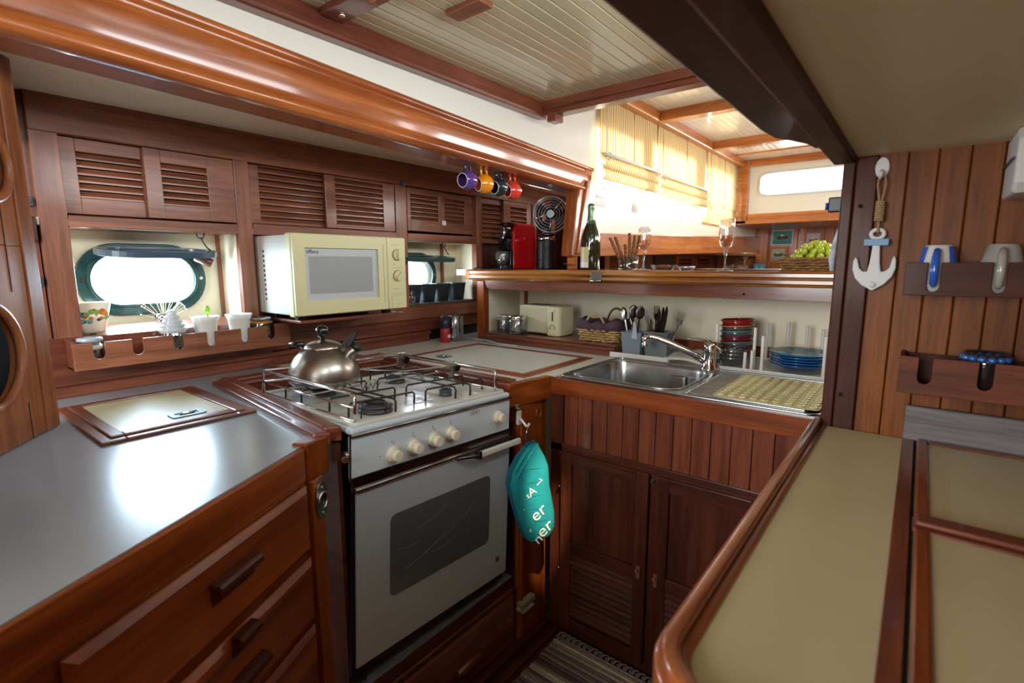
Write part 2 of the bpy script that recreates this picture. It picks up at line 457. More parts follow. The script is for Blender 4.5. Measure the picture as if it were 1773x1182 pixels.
# ---------------- coachroof
m = M()
m.box(-1.345, -1.305, -1.6, 1.85, 1.72, 2.0)
m.box(-1.345, -1.305, 1.85, 2.2, 1.72, 2.16)
# saloon side with three windows
wins = [(2.31,2.80,1.575,1.95),(2.93,3.66,1.585,1.98),(3.9,4.5,1.60,2.0)]
m.box(-1.345, -1.305, 2.2, 4.8, 1.98, 2.16)
m.hexa([(-1.345,2.2,1.40),(-1.305,2.2,1.40),(-1.305,5.65,1.50),(-1.345,5.65,1.50)], [(-1.345,2.2,1.575),(-1.305,2.2,1.575),(-1.305,5.65,1.575),(-1.345,5.65,1.575)])
m.box(-1.345, -1.305, 2.80, 2.93, 1.575, 1.98); m.box(-1.345, -1.305, 3.66, 3.9, 1.575, 1.98); m.box(-1.345, -1.305, 4.5, 5.65, 1.575, 1.98)
m.box(-1.345, -1.305, 2.2, 2.8, 1.95, 1.98); m.box(-1.345, -1.305, 2.2, 2.31, 1.575, 1.95)
struct(m.build('wall_port', white))
for i, (y0, y1, z0, z1) in enumerate(wins):
    m = M(); m.box(-1.33, -1.325, y0, y1, z0, z1); struct(m.build('window_%d' % (i+3), panem))
m = M()      # galley ceiling boards
for i in range(31):
    x = -1.31 + i*.0405
    m.box(x, x+.0385, -1.6, 1.84, 1.936, 1.95)
m.box(-1.33, .0, -1.6, 1.84, 1.95, 1.97)
struct(m.build('ceiling_galley', ceilcream, None, .003))
m = M(); m.box(-1.312, -1.262, -1.6, 1.83, 1.88, 1.94); struct(m.build('trim_15', W['redy'], None, .01))
m = M()
m.box(-1.30, .0, 1.80, 1.86, 1.885, 2.12)
m.box(-1.30, .0, 1.785, 1.80, 1.905, 1.94)
struct(m.build('trim_16', W['redx'], None, .004))
m = M(); m.box(-1.245, -1.20, 1.795, 1.85, 1.857, 1.886); struct(m.build('trim_17', W['redx'], None, .004))
m = M(); m.box(-1.26, .0, .80, .87, 1.918, 1.937); struct(m.build('trim_18', W['redx'], None, .003))
m = M()
for x in (-1.215, -1.09, -.9): m.cyl((x, .835, 1.912), (x, .835, 1.92), .008, seg=12)
struct(m.build('trim_19', chrome))
m = M(); m.box(-1.02, -.90, 1.01, 1.06, 1.922, 1.938); struct(m.build('trim_20', W['mahx'], None, .003))
# saloon ceiling
m = M()
for i in range(60):
    x = -1.31 + i*.0405
    m.box(x, x+.039, 1.85, 4.8, 2.14, 2.15)
m.box(-1.33, 1.2, 1.85, 4.8, 2.15, 2.17)
struct(m.build('ceiling_saloon', white, None, .002))
m = M(); m.box(-1.305, -1.235, 1.86, 4.76, 2.085, 2.142); struct(m.build('trim_21', W['teaky'], None, .004))
m = M()
for y, w in ((2.90,.075),(3.84,.075)): m.box(-1.235, 1.0, y, y+w, 2.085, 2.142)
m.box(-1.3, 1.0, 4.40, 4.412, 2.13, 2.142)
struct(m.build('trim_22', W['teakx'], None, .004))
# forward coaming with long window (plane y = 4.75)
m = M()
o_, i_ = hole_loops((-1.2, .6, 1.64, 2.15), (-.62, 1.935, .50, .088, .05), 160)
m.holed(o_, i_, 'y', 4.74, 4.78)
struct(m.build('wall_front', plain('pale coaming','#dfdfd2',.4)))
m = M(); m.box(-1.10, -.1, 4.765, 4.77, 1.84, 2.03); struct(m.build('window_6', panem))
N = 160; angs = [2*PI*i/N for i in range(N)]
m = M(); m.holed(rr_loop(-.62,1.935,.51,.098,.055,angs), rr_loop(-.62,1.935,.497,.085,.048,angs), 'y', 4.728, 4.745); struct(m.build('trim_23', plain('window rim', '#c9ccd2', .3)))
m = M()
m.box(-1.30, -1.205, 4.70, 4.78, 1.62, 2.14); m.box(-1.20, .6, 4.70, 4.78, 2.085, 2.14)
m.box(-1.20, .6, 4.70, 4.78, 1.645, 1.70)
m.box(-1.30, .6, 4.70, 5.65, 1.615, 1.65)
struct(m.build('trim_24', W['teakx'], None, .005))
# saloon bulkhead of upright boards
m = M()
for i in range(36):
    x = -1.77 + i*.074
    m.box(x, x+.071, 5.6, 5.62, 0, 1.72)
m.box(-2.0, 1.0, 5.62, 5.64, 0, 1.8)
struct(m.build('wall_saloon', W['teakz'], None, .003))
m = M(); m.box(-1.30, -1.20, 5.5, 5.6, 1.0, 1.62); struct(m.build('trim_25', W['teakz'], None, .004))
# shelf rail along the saloon side (rises forward)
m = M()
m.hexa([(-1.305,2.20,1.325),(-1.27,2.20,1.325),(-1.27,5.6,1.40),(-1.305,5.6,1.40)], [(-1.305,2.20,1.437),(-1.27,2.20,1.437),(-1.27,5.6,1.548),(-1.305,5.6,1.548)])
struct(m.build('trim_26', W['teaky'], None, .006))
# berth side behind the bar: lockers, panels
m = M(); m.box(-1.72, -1.70, 2.75, 5.6, 0, 1.4); m.box(-1.72, -1.30, 2.75, 5.6, 1.36, 1.38); struct(m.build('wall_berth', W['red'+'y']))
m = M(); m.box(-1.70, -1.68, 3.55, 3.75, 1.1, 1.36); m.box(-1.70, -1.685, 2.9, 3.2, 1.1, 1.36); struct(m.build('trim_27', cream))
# starboard side of the saloon
sbox('wall_right', W['teakz'], .9, .94, 1.37, 5.65, 0, 2.2)
sbox('wall_deck', soffit, -.1, 1.0, 1.37, 1.9, 1.51, 1.56)

# ---------------- right bulkhead of upright boards (plane y = 1.343)
m = M()
xs = [-.0885, -.046] + [-.046+.0475*i for i in range(1, 16)]
x = -.088
for i in range(16):
    m.box(x, x+.0465, 1.343, 1.362, .3, 1.52); x += .048
m.box(-.15, .7, 1.358, 1.372, .3, 1.52)
struct(m.build('wall_bulkhead', W['bulkz'], None, .0025))
m = M(); m.box(-.152, -.130, 1.335, 1.40, .86, 1.515); m.box(-.129, -.0895, 1.339, 1.37, .3, 1.512); struct(m.build('trim_28', W['deepz'], None, .003))
m = M(); m.cyl((-.115, 1.333, 1.41), (-.115, 1.34, 1.41), .004, seg=10); m.cyl((-.118, 1.333, .998), (-.118, 1.34, .998), .004, seg=10); struct(m.build('trim_29', void))
# right overhead: beige liner, dark carlin and wide board
m = M(); m.box(-.128, .8, -1.6, 1.343, 1.512, 1.55); struct(m.build('ceiling_deck', soffit))
m = M(); m.box(-.172, -.128, -1.6, 1.343, 1.500, 1.56); struct(m.build('trim_30', W['deep'+'y'], None, .006))
m = M()
m.prism([(-.232,-1.6),(-.232,.96),(-.226,1.03),(-.205,1.08),(-.19,1.12),(-.184,1.17),(-.165,1.17),(-.165,-1.6)], 'z', 1.508, 1.535)
struct(m.build('trim_31', W['deep'+'y'], None, .004))
# coachroof starboard side above the carlin, with windows that light the galley
m = M()
m.box(-.16, -.13, -1.6, 4.8, 1.535, 1.62); m.box(-.16, -.13, -1.6, 4.8, 1.84, 2.15)
for y0, y1 in ((-1.6,-1.3),(-.55,-.35),(.4,.6),(1.35,1.95),(2.9,3.1),(4.2,4.8)): m.box(-.16, -.13, y0, y1, 1.62, 1.84)
struct(m.build('wall_starboard', white))
# aft end of the galley, closed low with the companionway open above
m = M(); m.box(-2.0, .8, -1.62, -1.6, 0, 1.0); m.box(-2.0, -1.1, -1.62, -1.6, 1.0, 2.0); m.box(.0, .8, -1.62, -1.6, 1.0, 1.6); struct(m.build('wall_back', W['cabz']))
m = M(); m.box(.8, .84, -1.6, 1.37, 0, 1.6); struct(m.build('wall_galley', W['cabz']))

# tall panel with round openings at the near end of the worktop (angled)
pt = bpy.data.objects.new('wall_locker', None); C.objects.link(pt); pt.location = (-1.548,.243,0); pt.rotation_euler = (0,0,math.atan2(-.574,.819)); pt['kind'] = 'structure'; ORG[pt] = Vector((0,0,0))
m = M()      # local: x along panel from its far edge, y thickness (away from camera = +y ... ), z up
lean = lambda x0, z0, x1, z1: None
for (z0, z1, hc) in ((.921, 1.33, (.205, 1.115, .105)), (1.33, 1.64, (.125, 1.488, .07)), (1.64, 1.95, None)):
    if hc:
        o_, i_ = hole_loops((.05, .95, z0, z1), (hc[0], hc[1], hc[2], hc[2], hc[2]-.001))
        m.holed(o_, i_, 'y', -.02, 0)
    else: m.box(.05, .95, -.02, 0, z0, z1)
m.box(0, .048, -.022, .003, .921, 1.95)
k = m.mark()
struct(m.build('locker_panel', W['nearz'], pt, .002))
m = M()
for hc in ((.205, 1.115, .105), (.125, 1.488, .07)):
    m.tube([(hc[0]+hc[2]*cos(2*PI*i/40), .001, hc[1]+hc[2]*sin(2*PI*i/40)) for i in range(40)], .009, 8, True)
struct(m.build('locker_rim', W['nearz'], pt))
m = M(); m.box(.0, .95, -.045, -.035, .921, 1.95); struct(m.build('hole_shade', void, pt))  # black sheet close behind the round holes, stands in for the shade inside
m = M(); m.box(.098, .1005, -.001, .0008, .921, 1.0); m.box(.098, .1005, -.001, .0008, 1.235, 1.95); struct(m.build('locker_groove', void, pt))

# catches on the edge of the frame
for i, (z_, nm) in enumerate(((1.455,'cabinet_catch'),(1.245,'cabinet_catch'))):
    m = M(); m.box(-1.86, -1.845, .285, .30, z_-.012, z_+.012); m.cyl((-1.845,.292,z_),(-1.835,.292,z_),.005, seg=8)
    tag(m.build(nm, dgrey, None, .001), ['small dark catch high on the frame beside the louvered doors','small dark catch on the frame beside the oval porthole'][i], 'catch')
m = M(); m.box(-1.86, -1.83, .268, .298, 1.35, 1.415)
tag(m.build('door_pull', W['darkz'], None, .004), 'dark wooden pull block on the frame edge between the two catches', 'handle')

# ================================================================== LOUVERED LOCKERS
def louver_door(parent, x, y0, y1, z0, z1, fl, fr, ft=.033, fb=.035, nsl=8, name='door'):
    m = M()
    m.box(x-.008, x+.008, y0, y0+fl, z0, z1); m.box(x-.008, x+.008, y1-fr, y1, z0, z1)
    m.box(x-.008, x+.008, y0+fl, y1-fr, z1-ft, z1); m.box(x-.008, x+.008, y0+fl, y1-fr, z0, z0+fb)
    d = m.build(name, W['mahy'], parent, .0015)
    m = M(); a, b = z0+fb, z1-ft; p = (b-a)/nsl
    for i in range(nsl):
        zc = a+p*(i+.5)
        m.hexa([(x-.008,y0+fl,zc+p*.32-.002),(x+.006,y0+fl,zc-p*.38-.002),(x+.006,y1-fr,zc-p*.38-.002),(x-.008,y1-fr,zc+p*.32-.002)],
               [(x-.008,y0+fl,zc+p*.32+.003),(x+.006,y0+fl,zc-p*.38+.003),(x+.006,y1-fr,zc-p*.38+.003),(x-.008,y1-fr,zc+p*.32+.003)])
    m.build('louvers', W['mahy'], d)
    return d
def locker(label, y0, y1, doors):
    t = thing('louvered_cabinet', label, 'cabinet', (-1.87, (y0+y1)/2, 1.43), group='louvered lockers along the hull side')
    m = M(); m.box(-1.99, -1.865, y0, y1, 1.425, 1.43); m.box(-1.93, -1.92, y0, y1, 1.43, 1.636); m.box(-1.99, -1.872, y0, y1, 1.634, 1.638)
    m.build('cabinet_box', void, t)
    for d in doors: louver_door(t, *d)
    return t
locker('louvered locker with two thick-framed doors above the first oval porthole', .366, .811, [(-1.862,.366,.562,1.43,1.634,.036,.006,.035,.045,6),(-1.846,.556,.811,1.43,1.634,.044,.082,.038,.04,6)])
locker('widest louvered locker, right above the microwave oven', .863, 1.489, [(-1.862,.866,1.19,1.432,1.634,.036,.01,.004,.004,9),(-1.846,1.15,1.485,1.432,1.634,.045,.06,.01,.01,9)])
LK3 = locker('narrow louvered locker with paired doors between microwave and hanging mugs', 1.554, 2.013, [(-1.846,1.556,1.765,1.44,1.632,.02,.02,.028,.045,6),(-1.862,1.76,2.013,1.44,1.632,.045,.07,.028,.045,6)])
locker('shadowed louvered locker behind the red coffee machine', 2.062, 2.5, [(-1.862,2.062,2.27,1.40,1.636,.01,.01,.03,.01,8),(-1.846,2.24,2.5,1.40,1.636,.06,.05,.03,.01,8)])
m = M(); m.ball((-1.826,1.525,1.643),.011); m.cyl((-1.834,1.525,1.643),(-1.825,1.525,1.643),.005)
m.build('door_knob', plain('blue knob','#1c4f9e',.2,coat=.5), LK3, label='small blue round knob')
m = M(); m.box(-1.838,-1.83,1.765,1.79,1.475,1.497)
m.build('latch', wplast, LK3, .002, label='small square white latch')
# ================================================================== WORKTOPS AND CABINETS
ZC = .92
m = M()
m.prism([(-.34,-.666),(-.987,.557),(-.985,.585),(-1.60,.63),(-1.9,.63),(-1.9,-.9),(-.34,-.9)], 'z', ZC-.025, ZC)
m.prism([(-1.9,.63),(-1.64,.63),(-1.64,1.24),(-1.9,1.24)], 'z', ZC-.025, ZC)
tag(m.build('worktop', lamin, None), 'pale laminate worktop running past the cooker under the oval portholes', 'worktop')
m = M()
m.prism([(-1.9,1.2401),(-.981,1.2401),(-.957,1.38),(-.937,1.395),(-.925,1.395),(-.925,1.84),(-1.9,1.84)], 'z', ZC-.025, ZC)
m.prism([(-1.9,1.84),(-1.66,1.84),(-1.66,2.08),(-1.9,2.08)], 'z', ZC-.025, ZC)
m.prism([(-.93,1.812),(-.16,1.812),(-.16,2.14),(-.93,2.14)], 'z', ZC-.025, ZC+.001)
tag(m.build('worktop', laminW, None), 'white laminate worktop with framed hatch between cooker and sink', 'worktop')

# angled drawer cabinet, left foreground (local: x outwards, y along the front away from the camera)
dc = thing('drawer_cabinet', 'angled mahogany drawer cabinet in front of the left worktop', 'cabinet', (-.709,.044,0), math.atan2(.462,.887))
L = .578
m = M(); m.box(-.02, 0, -.85, .537, .846, .9175); m.box(-.02, -.004, -.85, .537, .02, .846)
m.build('front_frame', W['caby'], dc, .003)
m = M(); m.box(-.022, .012, .537, L, .02, .845); m.hexa([(-.03,.537,.845),(.004,.537,.845),(.016,L+.02,.845),(-.03,L+.03,.845)], [(-.03,.537,.926),(.004,.537,.926),(.018,L+.02,.926),(-.03,L+.03,.926)])
m.build('stile', W['cabz'], dc, .003)
def drawer(y0, y1, z0, z1, hy, hz, hw=.10):
    m = M(); d = .012
    m.hexa([(0,y0,z0),(0,y0,z1),(0,y1,z1),(0,y1,z0)][::-1], [(d*.3,y0,z0),(d*.3,y0,z1),(d*.3,y1,z1),(d*.3,y1,z0)][::-1])
    b = .012
    m.hexa([(d*.3,y0,z0),(d*.3,y1,z0),(d*.3,y1,z1),(d*.3,y0,z1)], [(d,y0+b,z0+b),(d,y1-b,z0+b),(d,y1-b,z1-b),(d,y0+b,z1-b)])
    o = m.build('drawer', W['caby'], dc, .0015)
    m = M(); k = m.mark()
    m.prism([(.012,.012),(.03,.012),(.034,.006),(.034,-.004),(.026,-.006),(.022,.002),(.018,.004),(.012,-.03)], 'y', hy-hw/2, hy+hw/2)
    m.xf(k, Matrix.Translation((0,0,hz)))
    m.build('handle', W['deepy'], o, .002)
drawer(.047, .528, .700, .842, .303, .790)
drawer(-.0, .528, .545, .683, .31, .675, .05)
drawer(.02, .528, .38, .53, .31, .60, .09)
drawer(.02, .528, .08, .365, .31, .33, .09)
# ring latch on the stile
tl = thing('ring_latch', 'polished steel turning ring latch on the corner stile beside the cooker', 'latch', (-.709,.044,0), math.atan2(.462,.887))
m = M(); cz, cy = .795, .562
pts = []
for i in range(24):
    t = 2*PI*i/24; rr = .024*(1+.35*abs(sin(t))**3)
    pts.append((cy+rr*cos(t)*.92, cz+rr*sin(t)*1.25))
m.prism(pts, 'x', .0125, .0165)
m.build('back_plate', steel, tl, .001)
m = M(); m.tube([(.019, cy+.016*cos(2*PI*i/24), cz+.017*sin(2*PI*i/24)) for i in range(24)], .003, 8, True); m.build('ring', chrome, tl)
m = M(); m.cyl((.0165,cy,cz),(.0168,cy,cz),.013); m.build('recess', plain('dark steel recess','#4a4744',.3,1), tl)
m = M()
for s_ in (-1,1): m.cyl((.0165,cy,cz+s_*.028),(.0185,cy,cz+s_*.028),.003, seg=10)
m.build('screw', chrome, tl)
# pivot bolt of the cooker
m = M(); m.cyl((-.965,.612,.868),(-.965,.622,.868),.012, seg=14); m.cyl((-.945,.604,.868),(-.96,.612,.868),.008, seg=12)
tag(m.build('pivot_bolt', steel, None, .001), 'round steel pivot bolt between the drawer cabinet and the cooker', 'bolt')

# raised wooden trims round the cooker well
m = M()
for k_, (w0, w1, h) in enumerate(((0,.030,.012),(.026,.058,.02))):
    m.hexa([(-1.69,.63+w0,.905),(-.985,.555+w0,.905),(-.965,.555+w1,.905),(-1.69,.63+w1,.905)], [(-1.69,.63+w0,ZC+h),(-.985,.555+w0,ZC+h),(-.965,.555+w1,ZC+h),(-1.69,.63+w1,ZC+h)])
struct(m.build('trim_32', W['red'+'x'], None, .004))
m = M()
m.box(-1.70, -1.655, .65, 1.27, .86, ZC+.014); m.box(-1.655, -1.63, .65, 1.27, .80, ZC+.004)
struct(m.build('trim_33', W['red'+'y'], None, .004))
m = M()
m.box(-1.66, -.97, 1.222, 1.238, .80, ZC-.004); m.box(-1.66, -.985, 1.24, 1.262, .90, ZC+.006)
struct(m.build('trim_34', W['red'+'x'], None, .003))
# interior of the well
m = M()
m.box(-1.66, -.97, .60, .61, .22, .90); m.box(-1.66, -1.64, .60, 1.23, .22, .86); m.box(-1.66, -.97, 1.222, 1.23, .22, .80); m.box(-1.66,-.96,.60,1.23,.20,.22)
struct(m.build('wall_well', W['darkx']))

def hatch(label, x0, x1, y0, y1, fw, mat_p, mat_f, pull=None, h=.012, z=ZC, cat='hatch', xw=None):
    t = thing('worktop_hatch', label, cat, ((x0+x1)/2,(y0+y1)/2,z))
    fo = fw*.45
    for lo in (True, False):
        m = M(); yy = (y0, y0+fw) if lo else (y1-fw, y1); y2 = (y0+fo, y0+fw) if lo else (y1-fw, y1-fo)
        m.box(x0,x1,yy[0],yy[1],z,z+h*.6); m.box(x0+fo,x1-fo,y2[0],y2[1],z+h*.5,z+h); m.build('frame_rail', W[mat_f+'x'], t, .0025)
        m = M(); xx = (x0, x0+fw) if lo else (x1-fw, x1); x2 = (x0+fo, x0+fw) if lo else (x1-fw, x1-fo)
        m.box(xx[0],xx[1],y0+fw,y1-fw,z,z+h*.6); m.box(x2[0],x2[1],y0+fw,y1-fw,z+h*.5,z+h); m.build('frame_stile', W[mat_f+'y'], t, .0025)
    m = M(); m.box(x0+fw-.001,x1-fw+.001,y0+fw-.001,y1-fw+.001,z,z+h*.7); m.build('lid_panel', mat_p, t)
    if pull:
        px_, py_, w_, d_ = pull; zz = z+h*.7
        m = M(); outer = rrect(px_-w_/2, px_+w_/2, py_-d_/2, py_+d_/2, .006); inner = rrect(px_-w_/2+.009, px_+w_/2-.009, py_-d_/2+.012, py_+d_/2-.012, .004)
        m.holed(outer, inner, 'z', zz, zz+.003); p_ = m.build('flush_pull', plain('blue grey pull','#7f98ac',.25,.9), t, .0007)
        m = M(); m.prism(inner, 'z', zz, zz+.0007); m.build('pull_recess', dgrey, p_)
        m = M(); m.tube([(px_, py_-d_*.22, zz+.002),(px_+.003, py_, zz+.004),(px_, py_+d_*.22, zz+.002)], .0035, 8); m.build('pull_lever', chrome, p_)
    return t
hatch('worktop hatch with dark wood frame and blue-grey flush pull below the spice rack', -1.70, -1.287, .262, .580, .045, plain('tan laminate','#b5a981',.35,noise=.05,nscale=6), 'red', (-1.375,.452,.045,.075))
hatch('large framed white hatch beside the sink bowl', -1.60, -.985, 1.305, 1.752, .036, laminW, 'cab', (-1.46,1.40,.05,.05), h=.006)
hatch('narrow framed hatch on the worktop behind the kettle', -1.84, -1.705, .86, 1.22, .03, laminY, 'red', None, h=.008)

# end cabinet between cooker and sink
ec = thing('end_cabinet', 'narrow mahogany cabinet end between cooker and sink doors', 'cabinet', (-.955,1.30,0))
m = M(); m.box(-1.0, -.957, 1.235, 1.392, .02, .845); m.build('side_panel', W['cabz'], ec, .003)
m = M(); m.hexa([(-.99,1.205,.845),(-.966,1.205,.845),(-.933,1.389,.845),(-.96,1.389,.845)], [(-.99,1.205,.921),(-.968,1.205,.921),(-.935,1.389,.921),(-.96,1.389,.921)]); m.build('top_rail', W['caby'], ec, .003)
m = M(); m.box(-.957,-.948,1.243,1.248,.02,.84); m.tube([(-.956, 1.345+.014*cos(2*PI*i/16), .80+.016*sin(2*PI*i/16)) for i in range(16)], .0022, 6, True); m.build('bead', W['cabz'], ec)
m = M(); m.cyl((-.957,1.222,.850),(-.945,1.218,.846),.009,seg=12); m.cyl((-.945,1.218,.846),(-.940,1.214,.842),.006,seg=10)
tag(m.build('pivot_bolt', steel, None, .001), 'small steel pivot bolt under the worktop edge above the oven mitt', 'bolt')
# latch block near the floor
m = M(); m.box(-.957, -.935, 1.225, 1.30, .158, .172); m.box(-.957,-.94,1.222,1.31,.145,.156); m.box(-.945,-.93,1.23,1.29,.138,.146)
tag(m.build('door_catch', plain('worn metal','#a8a296',.5,.3), None, .002), 'worn pale metal catch low on the cabinet beside the floor drawer', 'catch')
# drawer under the cooker
ud = thing('floor_drawer', 'wide mahogany drawer with raised front near the floor under the cooker', 'drawer', (-.96,.91,.0))
m = M(); m.box(-1.3, -.972, .60, 1.222, .03, .262); m.build('drawer_box', W['darky'], ud, .003)
m = M(); m.hexa([(-.972,.60,.03),(-.972,1.218,.03),(-.972,1.218,.225),(-.972,.60,.225)], [(-.955,.615,.045),(-.955,1.205,.045),(-.955,1.205,.205),(-.955,.615,.205)]); f_ = m.build('drawer_front', W['red'+'y'], ud, .002)
m = M(); m.cyl((-.945,.93,.115),(-.945,1.03,.115),.012,seg=12); m.build('handle', W['redy'], f_)
m = M(); m.box(-1.0,-.93,.60,1.39,0,.035); m.box(-.93,-.895,.60,1.39,0,.012); struct(m.build('baseboard_left', W['dark'+'y'], None, .004))
m = M(); m.box(-1.02,-.975,.60,1.222,.205,.264); m.prism([(-.99,.66),(-.975,.8),(-.978,1.0),(-.972,1.16),(-1.0,1.19),(-1.04,1.17),(-1.03,.7)],'z',.262,.275)
tag(m.build('cloth', plain('blue grey rag','#76808c',.9,noise=.2), None), 'grey-blue cloth lying in the dark gap under the oven door', 'cloth')

# ---------------------------------------------------------------- sink cabinet
sk = thing('sink_cabinet', 'dark mahogany sink cabinet with louvered double doors', 'cabinet', (-.55,1.39,0))
Y0 = 1.39
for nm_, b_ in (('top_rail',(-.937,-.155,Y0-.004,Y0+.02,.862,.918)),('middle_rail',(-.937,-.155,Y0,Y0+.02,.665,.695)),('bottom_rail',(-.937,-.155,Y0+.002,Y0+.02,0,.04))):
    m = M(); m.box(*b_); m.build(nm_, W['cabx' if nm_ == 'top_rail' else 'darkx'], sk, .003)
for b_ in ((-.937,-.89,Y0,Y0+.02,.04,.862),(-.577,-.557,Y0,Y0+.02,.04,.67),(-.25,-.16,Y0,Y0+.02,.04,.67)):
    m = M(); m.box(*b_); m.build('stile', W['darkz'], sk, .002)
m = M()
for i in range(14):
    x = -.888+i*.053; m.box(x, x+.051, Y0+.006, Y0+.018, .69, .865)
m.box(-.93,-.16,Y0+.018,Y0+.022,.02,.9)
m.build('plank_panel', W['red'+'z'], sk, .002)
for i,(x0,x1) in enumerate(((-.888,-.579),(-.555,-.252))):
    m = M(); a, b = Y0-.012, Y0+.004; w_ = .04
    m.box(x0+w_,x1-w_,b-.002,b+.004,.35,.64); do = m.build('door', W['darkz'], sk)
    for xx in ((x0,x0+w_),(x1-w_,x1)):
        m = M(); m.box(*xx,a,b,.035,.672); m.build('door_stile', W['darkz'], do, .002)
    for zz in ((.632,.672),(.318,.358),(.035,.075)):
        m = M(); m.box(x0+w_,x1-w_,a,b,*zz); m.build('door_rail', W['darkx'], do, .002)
    m = M()
    for j in range(11):
        z_ = .085+j*.0215
        m.hexa([(x0+w_,a+.002,z_),(x1-w_,a+.002,z_),(x1-w_,b,z_+.014),(x0+w_,b,z_+.014)], [(x0+w_,a+.002,z_+.005),(x1-w_,a+.002,z_+.005),(x1-w_,b,z_+.019),(x0+w_,b,z_+.019)])
    m.build('louvers', W['darkx'], do)
    m = M(); zc_ = .35 if i == 0 else .345; xk = x1-.02 if i == 0 else x0+.012
    m.box(xk-.006,xk+.006,a-.008,a,zc_-.02,zc_+.02); m.box(xk-.004,xk+.004,a-.02,a-.006,zc_+.005,zc_+.015)
    m.build('turn_latch', W['mahz'] , do, .001)
m = M(); m.cyl((-.895,Y0-.013,.245),(-.895,Y0-.004,.245),.006,seg=10); m.cyl((-.895,Y0-.013,.545),(-.895,Y0-.004,.545),.004,seg=10); m.cyl((-.568,Y0-.013,.652),(-.568,Y0-.0,.652),.006,seg=10); m.build('hinge_pin', steel, sk)

# steel sink with drainer
s_ = thing('kitchen_sink', 'stainless steel sink with bowl and ribbed drainer', 'sink', (-.54,1.6,.92))
o_, i_ = hole_loops((-.905,-.162,1.397,1.812), (-.71,1.592,.188,.168,.06))
m = M(); m.holed(o_, i_, 'z', .919, .923)
N = len(i_); rings = []
for sc_, z_ in ((1,.923),(.985,.912),(.96,.85),(.93,.80),(.86,.782),(.5,.778),(.12,.776)):
    rings.append([(-.71+(x+.71)*sc_, 1.592+(y-1.592)*sc_, z_) for x, y in i_])
k = m.add([p for r_ in rings for p in r_], [])
for a in range(len(rings)-1):
    for j in range(N):
        j2 = (j+1) % N
        m.f.append([k+a*N+j, k+a*N+j2, k+(a+1)*N+j2, k+(a+1)*N+j]); m.s.append(True)
m.tube([(x, y, .9245) for x, y in rrect(-.908,-.160,1.394,1.814,.03,6)], .0035, 6, True)
m.tube([(x*1.0, y*1.0, .9245) for x, y in i_], .003, 6, True)
m.build('bowl', sinksteel, s_)
m = M()
for j in range(16):
    y = 1.43+j*.0205
    m.tube([(-.50,y,.9225),(-.49,y,.925),(-.20,y,.925),(-.19,y,.9225)], .0035, 6)
m.build('drainer', sinksteel, s_)
m = M(); m.lathe([(.04,0),(.038,.004),(.03,.003),(.012,.006),(0.0001,.007)], (-.71,1.592,.7775), 24); m.build('drain_plug', chrome, s_)
m = M(); m.box(-.66,-.61,1.715,1.74,.80,.90); m.build('overflow', steel, s_, .003)

# mixer tap
t = thing('mixer_tap', 'chrome single lever mixer tap with long angled spout', 'tap', (-.548,1.795,.923))
m = M(); m.lathe([(.03,0),(.03,.006),(.024,.012),(.023,.06),(.025,.066),(.024,.085),(.018,.098),(.0001,.102)], (-.548,1.795,.923), 28); m.build('tap_body', chrome, t)
m = M(); m.tube([(-.555,1.79,.948),(-.60,1.778,.975),(-.68,1.757,1.012),(-.72,1.747,1.026),(-.745,1.742,1.03),(-.763,1.738,1.03)], [.012,.012,.0115,.011,.0105,.0105], 14)
sp = m.build('spout', chrome, t)
m = M(); m.lathe([(.010,.0),(.013,.003),(.013,.012),(.009,.018),(.0115,.026),(.0115,.036),(.008,.04)], (-.763,1.738,.990), 20); m.build('aerator', chrome, sp)
m = M(); m.prism([(-.535,1.018),(-.56,1.03),(-.60,1.033),(-.635,1.028),(-.635,1.024),(-.60,1.027),(-.56,1.022),(-.525,1.0),(-.51,.985),(-.512,1.0)], 'y', 1.786, 1.804); m.build('lever', chrome, t, .003)

# yellowed drainer mat
m = M()
m.prism(rrect(-.425,-.166,1.425,1.762,.015), 'z', .9285, .9305)
for i in range(9):
    for j in range(11):
        x, y = -.405+i*.028, 1.445+j*.029
        m.lathe([(.0115,0),(.010,.003),(.006,.0045),(.0001,.005)], (x,y,.9303), 8)
tag(m.build('drainer_mat', plain('yellowed rubber mat','#cfc592',.3,coat=.3,noise=.08,nscale=20), None), 'yellowed dimpled plastic mat lying on the ribbed drainer', 'mat')

# ledge behind the white worktop, cream back wall, post
m = M()
m.box(-1.64,-.935,1.83,2.15,.921,.945); m.box(-1.645,-.93,1.822,2.15,.945,.958); m.box(-1.643,-.932,1.828,1.85,.93,.946); m.box(-1.64,-.93,1.838,2.15,.958,.964)
tag(m.build('ledge', W['redx'], None, .003), 'mahogany ledge carrying the toaster and basket under the bar', 'ledge')
m = M(); m.box(-1.66,-.1,2.15,2.17,.0,1.232); m.box(-1.675,-1.655,1.90,2.15,.92,1.232)
struct(m.build('wall_back_panel', creamwall))
m = M(); m.box(-1.618,-1.602,2.135,2.15,1.0,1.2); m.box(-1.70,-1.655,1.862,1.90,.92,1.21); m.box(-.93,-.15,2.135,2.15,.93,.97)
struct(m.build('trim_35', W['cabz'], None, .003))

